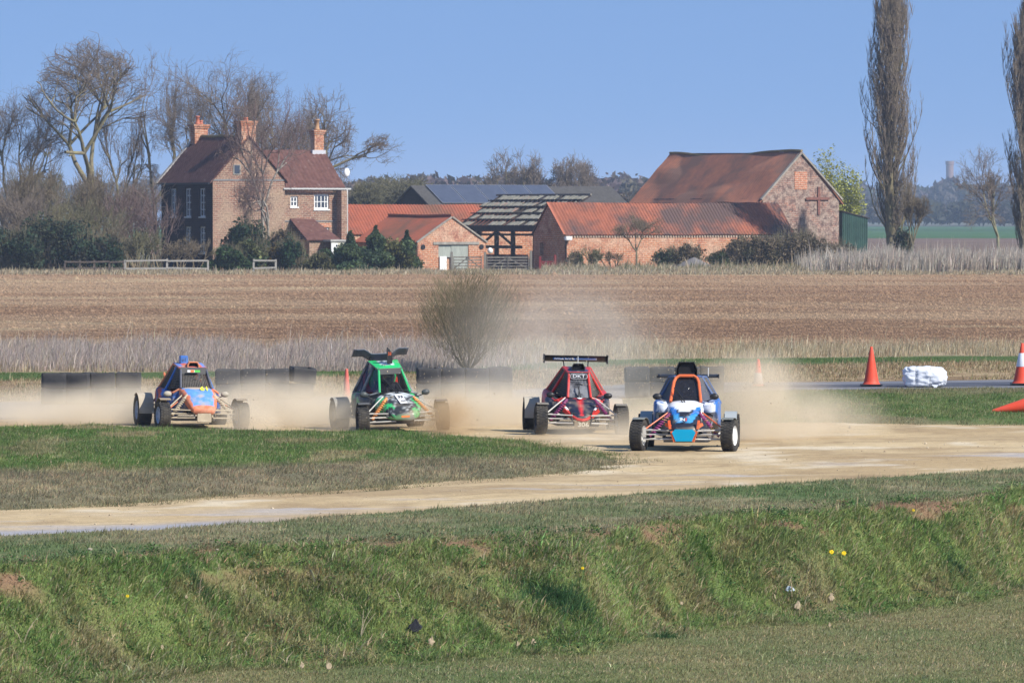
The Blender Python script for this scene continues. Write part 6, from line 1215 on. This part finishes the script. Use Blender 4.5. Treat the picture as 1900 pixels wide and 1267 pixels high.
# dark weed clump and dead stems
def tuftm(name, px, py, n, h, cols, spread, label, wd=.008, lean=.8):
    p = on_verge(px, py); a = rng.uniform(0, 6.28, n); r = np.abs(rng.normal(0, spread, n)); x = p.x+np.cos(a)*r*1.5; y = p.y+np.sin(a)*r*.8; C = np.array(cols)[rng.integers(0, len(cols), n)]
    o = blade_mesh(name, np.stack([x, y, verge_h(x, y)], -1), jit(C, .25), h*np.exp(rng.normal(0, .3, n)), np.full(n, wd), lean, label, 'weed', seg=2); t = empty(name, p); tag(t, label, 'weed'); o.name = 'foliage'; o.parent = t; o.location = -Vector(p)
    for q in ('label', 'category', 'kind'): del o[q]
    return t
tuftm('weed_clump', 1030, 1115, 1100, .12, [(.06,.14,.05),(.08,.17,.06),(.05,.11,.045)], .20, 'largest dark green weed clump in the middle of the bank'); tuftm('weed_clump', 1085, 1140, 600, .11, [(.06,.14,.05),(.09,.17,.06)], .14, 'dark green weed clump just right of the largest one')
tuftm('weed_clump', 1235, 1185, 200, .07, [(.06,.13,.05),(.08,.15,.05)], .12, 'small dark weed clump at the bank foot'); tuftm('weed_clump', 370, 1095, 400, .09, [(.06,.13,.05),(.08,.15,.05)], .12, 'dark weed clump high on the bank at the left')
tuftm('weed_clump', 1310, 1030, 400, .09, [(.09,.17,.03),(.07,.14,.03)], .14, 'light green weed clump near the bank crest right of centre'); tuftm('weed_clump', 1780, 1060, 350, .09, [(.05,.10,.04),(.06,.12,.05)], .14, 'bluish green weed clump on the right part of the bank')
def stems(px, py, n, h, label):
    p = on_verge(px, py); mb = MB()
    for k in range(n): a = random.uniform(-.7, .7); l = h*random.uniform(.6, 1.1); mb.tube([(0,0,0),(a*l*.4,0,l*.55),(a*l+random.uniform(-.03,.03),.02,l)], [.005,.004,.002], 5)
    o = mb.build('dead_weed', mat('dead_stem', (.46,.39,.27), (.36,.30,.2), scale=5), None); o.location = p; tag(o, label, 'plant')
stems(668, 1185, 3, .42, 'tall pale dead stems left of the black rag'); stems(1130, 1165, 2, .26, 'pale dead stems beside the dark weed clump'); stems(745, 1130, 1, .25, 'single thin dead stem above the black rag'); stems(1805, 1060, 1, .2, 'thin dead stem on the right part of the bank'); stems(40, 1200, 3, .3, 'dead branching stems at the bottom left')
# ================================================================== DUST, GRIT, HAZE
def dust(name, px, py, D, rx, ry, rz, dens, label, colr=(.90,.80,.64), seed=0, nscale=1.2, lo=.38, hi=.60, fall=1.2):
    c = W(px, py, D); o = MB().box((-1,-1,-1), (1,1,1)).build(name, None, None) if False else None
    me = bpy.data.meshes.new(name); b = MB().box((-1,-1,-1), (1,1,1)); me.from_pydata(b.v, [], b.f); o = bpy.data.objects.new(name, me); col.objects.link(o); o.location = c; o.scale = (rx, ry, rz); tag(o, label, 'dust', kind='stuff')
    m = bpy.data.materials.new(name); m.use_nodes = True; n = m.node_tree.nodes; l = m.node_tree.links; n.remove(n['Principled BSDF'])
    v = n.new('ShaderNodeVolumePrincipled'); v.inputs['Color'].default_value = (*colr, 1); v.inputs['Anisotropy'].default_value = -0.3; l.new(v.outputs[0], n['Material Output'].inputs['Volume'])
    tc = n.new('ShaderNodeTexCoord'); ln = n.new('ShaderNodeVectorMath'); ln.operation = 'LENGTH'; l.new(tc.outputs['Object'], ln.inputs[0])
    f = n.new('ShaderNodeMapRange'); f.inputs[1].default_value = 1; f.inputs[2].default_value = 0; l.new(ln.outputs['Value'], f.inputs[0])
    pw = n.new('ShaderNodeMath'); pw.operation = 'POWER'; pw.inputs[1].default_value = fall; l.new(f.outputs[0], pw.inputs[0])
    g = n.new('ShaderNodeNewGeometry'); mp = n.new('ShaderNodeMapping'); mp.inputs['Location'].default_value = (seed*3.7, seed*1.3, 0); l.new(g.outputs['Position'], mp.inputs[0])
    t = n.new('ShaderNodeTexNoise'); t.inputs['Scale'].default_value = nscale; t.inputs['Detail'].default_value = 4; t.inputs['Roughness'].default_value = .6; l.new(mp.outputs[0], t.inputs[0])
    r = n.new('ShaderNodeMapRange'); r.inputs[1].default_value = lo; r.inputs[2].default_value = hi; r.inputs[3].default_value = .12; l.new(t.outputs[0], r.inputs[0])
    mu = n.new('ShaderNodeMath'); mu.operation = 'MULTIPLY'; l.new(pw.outputs[0], mu.inputs[0]); l.new(r.outputs[0], mu.inputs[1])
    m2 = n.new('ShaderNodeMath'); m2.operation = 'MULTIPLY'; m2.inputs[1].default_value = dens; l.new(mu.outputs[0], m2.inputs[0]); l.new(m2.outputs[0], v.inputs['Density']); me.materials.append(m); return o
TA = (.92,.81,.63); GY = (.90,.85,.76)
DU = [(110,785,105,4.4,2.4,.6,1.4,'thin dust trailing away at the left',TA), (225,775,103.5,1.2,1.4,.65,1.7,'tan dust cloud left of the blue and orange buggy',TA), (545,780,104.2,2.2,1.5,.7,3.0,'thick tan dust cloud between the two trailing buggies',TA), (440,750,106,1.8,1.6,.8,.2,'thin dust veil over the tyre barrier left of centre',GY),
      (870,785,103,1.9,1.6,.7,3.2,'dense tan dust between green and red buggies',TA), (1045,665,108,2.2,2.6,1.5,.30,'tall grey dust plume above the red buggy',GY), (1000,745,107,1.6,2.0,.9,.25,'grey dust veil over the tyre barriers',GY), (1160,795,101,1.4,1.6,.7,2.4,'dust rolling between red and leading buggies',TA),
      (1400,760,96.5,1.2,1.6,.85,2.0,'tan dust drifting off the right side of the leading buggy',TA), (1500,775,98,1.3,1.8,.5,.8,'thin dust at the grass edge right of the leading buggy',TA), (822,778,98.7,.62,.5,.45,5,'brown spray of soil at the front wheel of the green buggy',(.74,.56,.35)), (610,785,102.5,1.3,1.3,.5,2.2,'low dust behind the wheels of the green buggy',TA), (1120,825,95.3,1.2,1.4,.4,.9,'low dust in front of the red buggy',TA), (640,785,100.2,.75,.5,.45,2.2,'dust around the rear wheel of the green buggy',TA), (455,785,100.3,.6,.5,.38,3.5,'dust spray at the far front wheel of the blue and orange buggy',TA), (1172,808,96.9,.5,.5,.4,2.6,'dust spray at the front wheel of the red buggy',TA)]
for k, (px, py, D, rx, ry, rz, dn, lb, cc) in enumerate(DU): dust('dust_cloud', px, py, D, rx*1.25, ry*1.2, rz*1.3, dn*DUSTK, lb, cc, seed=k)
# airborne grit
n = 1500; gx = []; 
for (cx, cy_, D, sx, sy, m_) in [(1230,700,92.8,110,50,300), (850,700,98,150,60,260), (470,730,99,90,50,200), (1400,720,91,90,60,200), (820,775,100,45,28,900), (700,640,97,300,80,120), (1100,690,99.5,80,60,200)]:
    for _ in range(m_): q = W(rng.normal(cx, sx*.6), min(rng.normal(cy_, sy*.6), 830), D+rng.normal(0, .6)); gx.append(q) if q.z > .02 else None
P = np.array(gx); m_ = len(P); s = .0055*np.exp(rng.normal(0, .45, m_))[:, None]; a = rng.normal(size=(m_, 3)); a /= np.linalg.norm(a, axis=1, keepdims=True); b = np.cross(a, rng.normal(size=(m_, 3))); b /= np.linalg.norm(b, axis=1, keepdims=True); c = np.cross(a, b)
V = np.stack([P+a*s, P-a*s*.4+b*s, P-a*s*.4-b*s*.6+c*s, P-a*s*.4-b*s*.6-c*s], 1).reshape(-1, 3); i = np.arange(m_)[:, None]*4; F = np.concatenate([i+np.array([f_]) for f_ in ((0,1,2),(0,2,3),(0,3,1),(1,3,2))])
tag(link('flying_grit', npmesh('flying_grit', V, F), None, mat('pale_grit', (.62,.52,.38), (.42,.32,.2), scale=60)), 'pale grit thrown into the air around the buggies', 'grit', kind='stuff')
# track stones
n = 5200; x, y = samp(n, -12, 13, 66, 112); k = (y > TRK(x)+.1) & (isl_sd(x, y) < .25) & (str_sd(x, y) < .1) & frustum_keep(x, y); x, y = x[k], y[k]; edge = rng.random(len(x)) < .25+.75*np.exp(-(isl_sd(x, y)/.6)**2); x, y = x[edge], y[edge]; P = np.stack([x, y, dirt_h(x, y)+.002], -1); m_ = len(P)
s = (.010*np.exp(rng.normal(0, .5, m_)))[:, None]; V = []; off = np.array([(1,0,0),(0,1,0),(-1,0,0),(0,-1,0),(0,0,.8),(0,0,-.5)]); V = (P[:, None, :]+off[None]*s[:, None, :]*rng.uniform(.6, 1.3, (m_, 6, 1))).reshape(-1, 3); i = np.arange(m_)[:, None]*6
F = np.concatenate([i+np.array([f_]) for f_ in ((0,1,4),(1,2,4),(2,3,4),(3,0,4),(1,0,5),(2,1,5),(3,2,5),(0,3,5))]); cc = np.array([(.54,.45,.32),(.40,.32,.22),(.50,.42,.30),(.28,.21,.14)])[rng.integers(0, 4, m_)]
tag(link('loose_gravel', npmesh('loose_gravel', V, F, np.repeat(cc, 6, 0)), None, mat('gravel_bits', attr='col', attrmul=0, rough=.95)), 'loose stones scattered over the dirt track', 'gravel', kind='stuff')
# air
me = bpy.data.meshes.new('haze'); b = MB().box((-2700,-80,-2.3), (2700,6400,46)); me.from_pydata(b.v, [], b.f); o = bpy.data.objects.new('haze', me); col.objects.link(o); tag(o, 'thin bluish air haze over the whole flat countryside', 'haze', kind='stuff')
m = bpy.data.materials.new('haze'); m.use_nodes = True; nn = m.node_tree.nodes; nn.remove(nn['Principled BSDF']); v = nn.new('ShaderNodeVolumePrincipled'); v.inputs['Color'].default_value = (.60,.74,1.0,1); v.inputs['Density'].default_value = .00018; m.node_tree.links.new(v.outputs[0], nn['Material Output'].inputs['Volume']); me.materials.append(m)
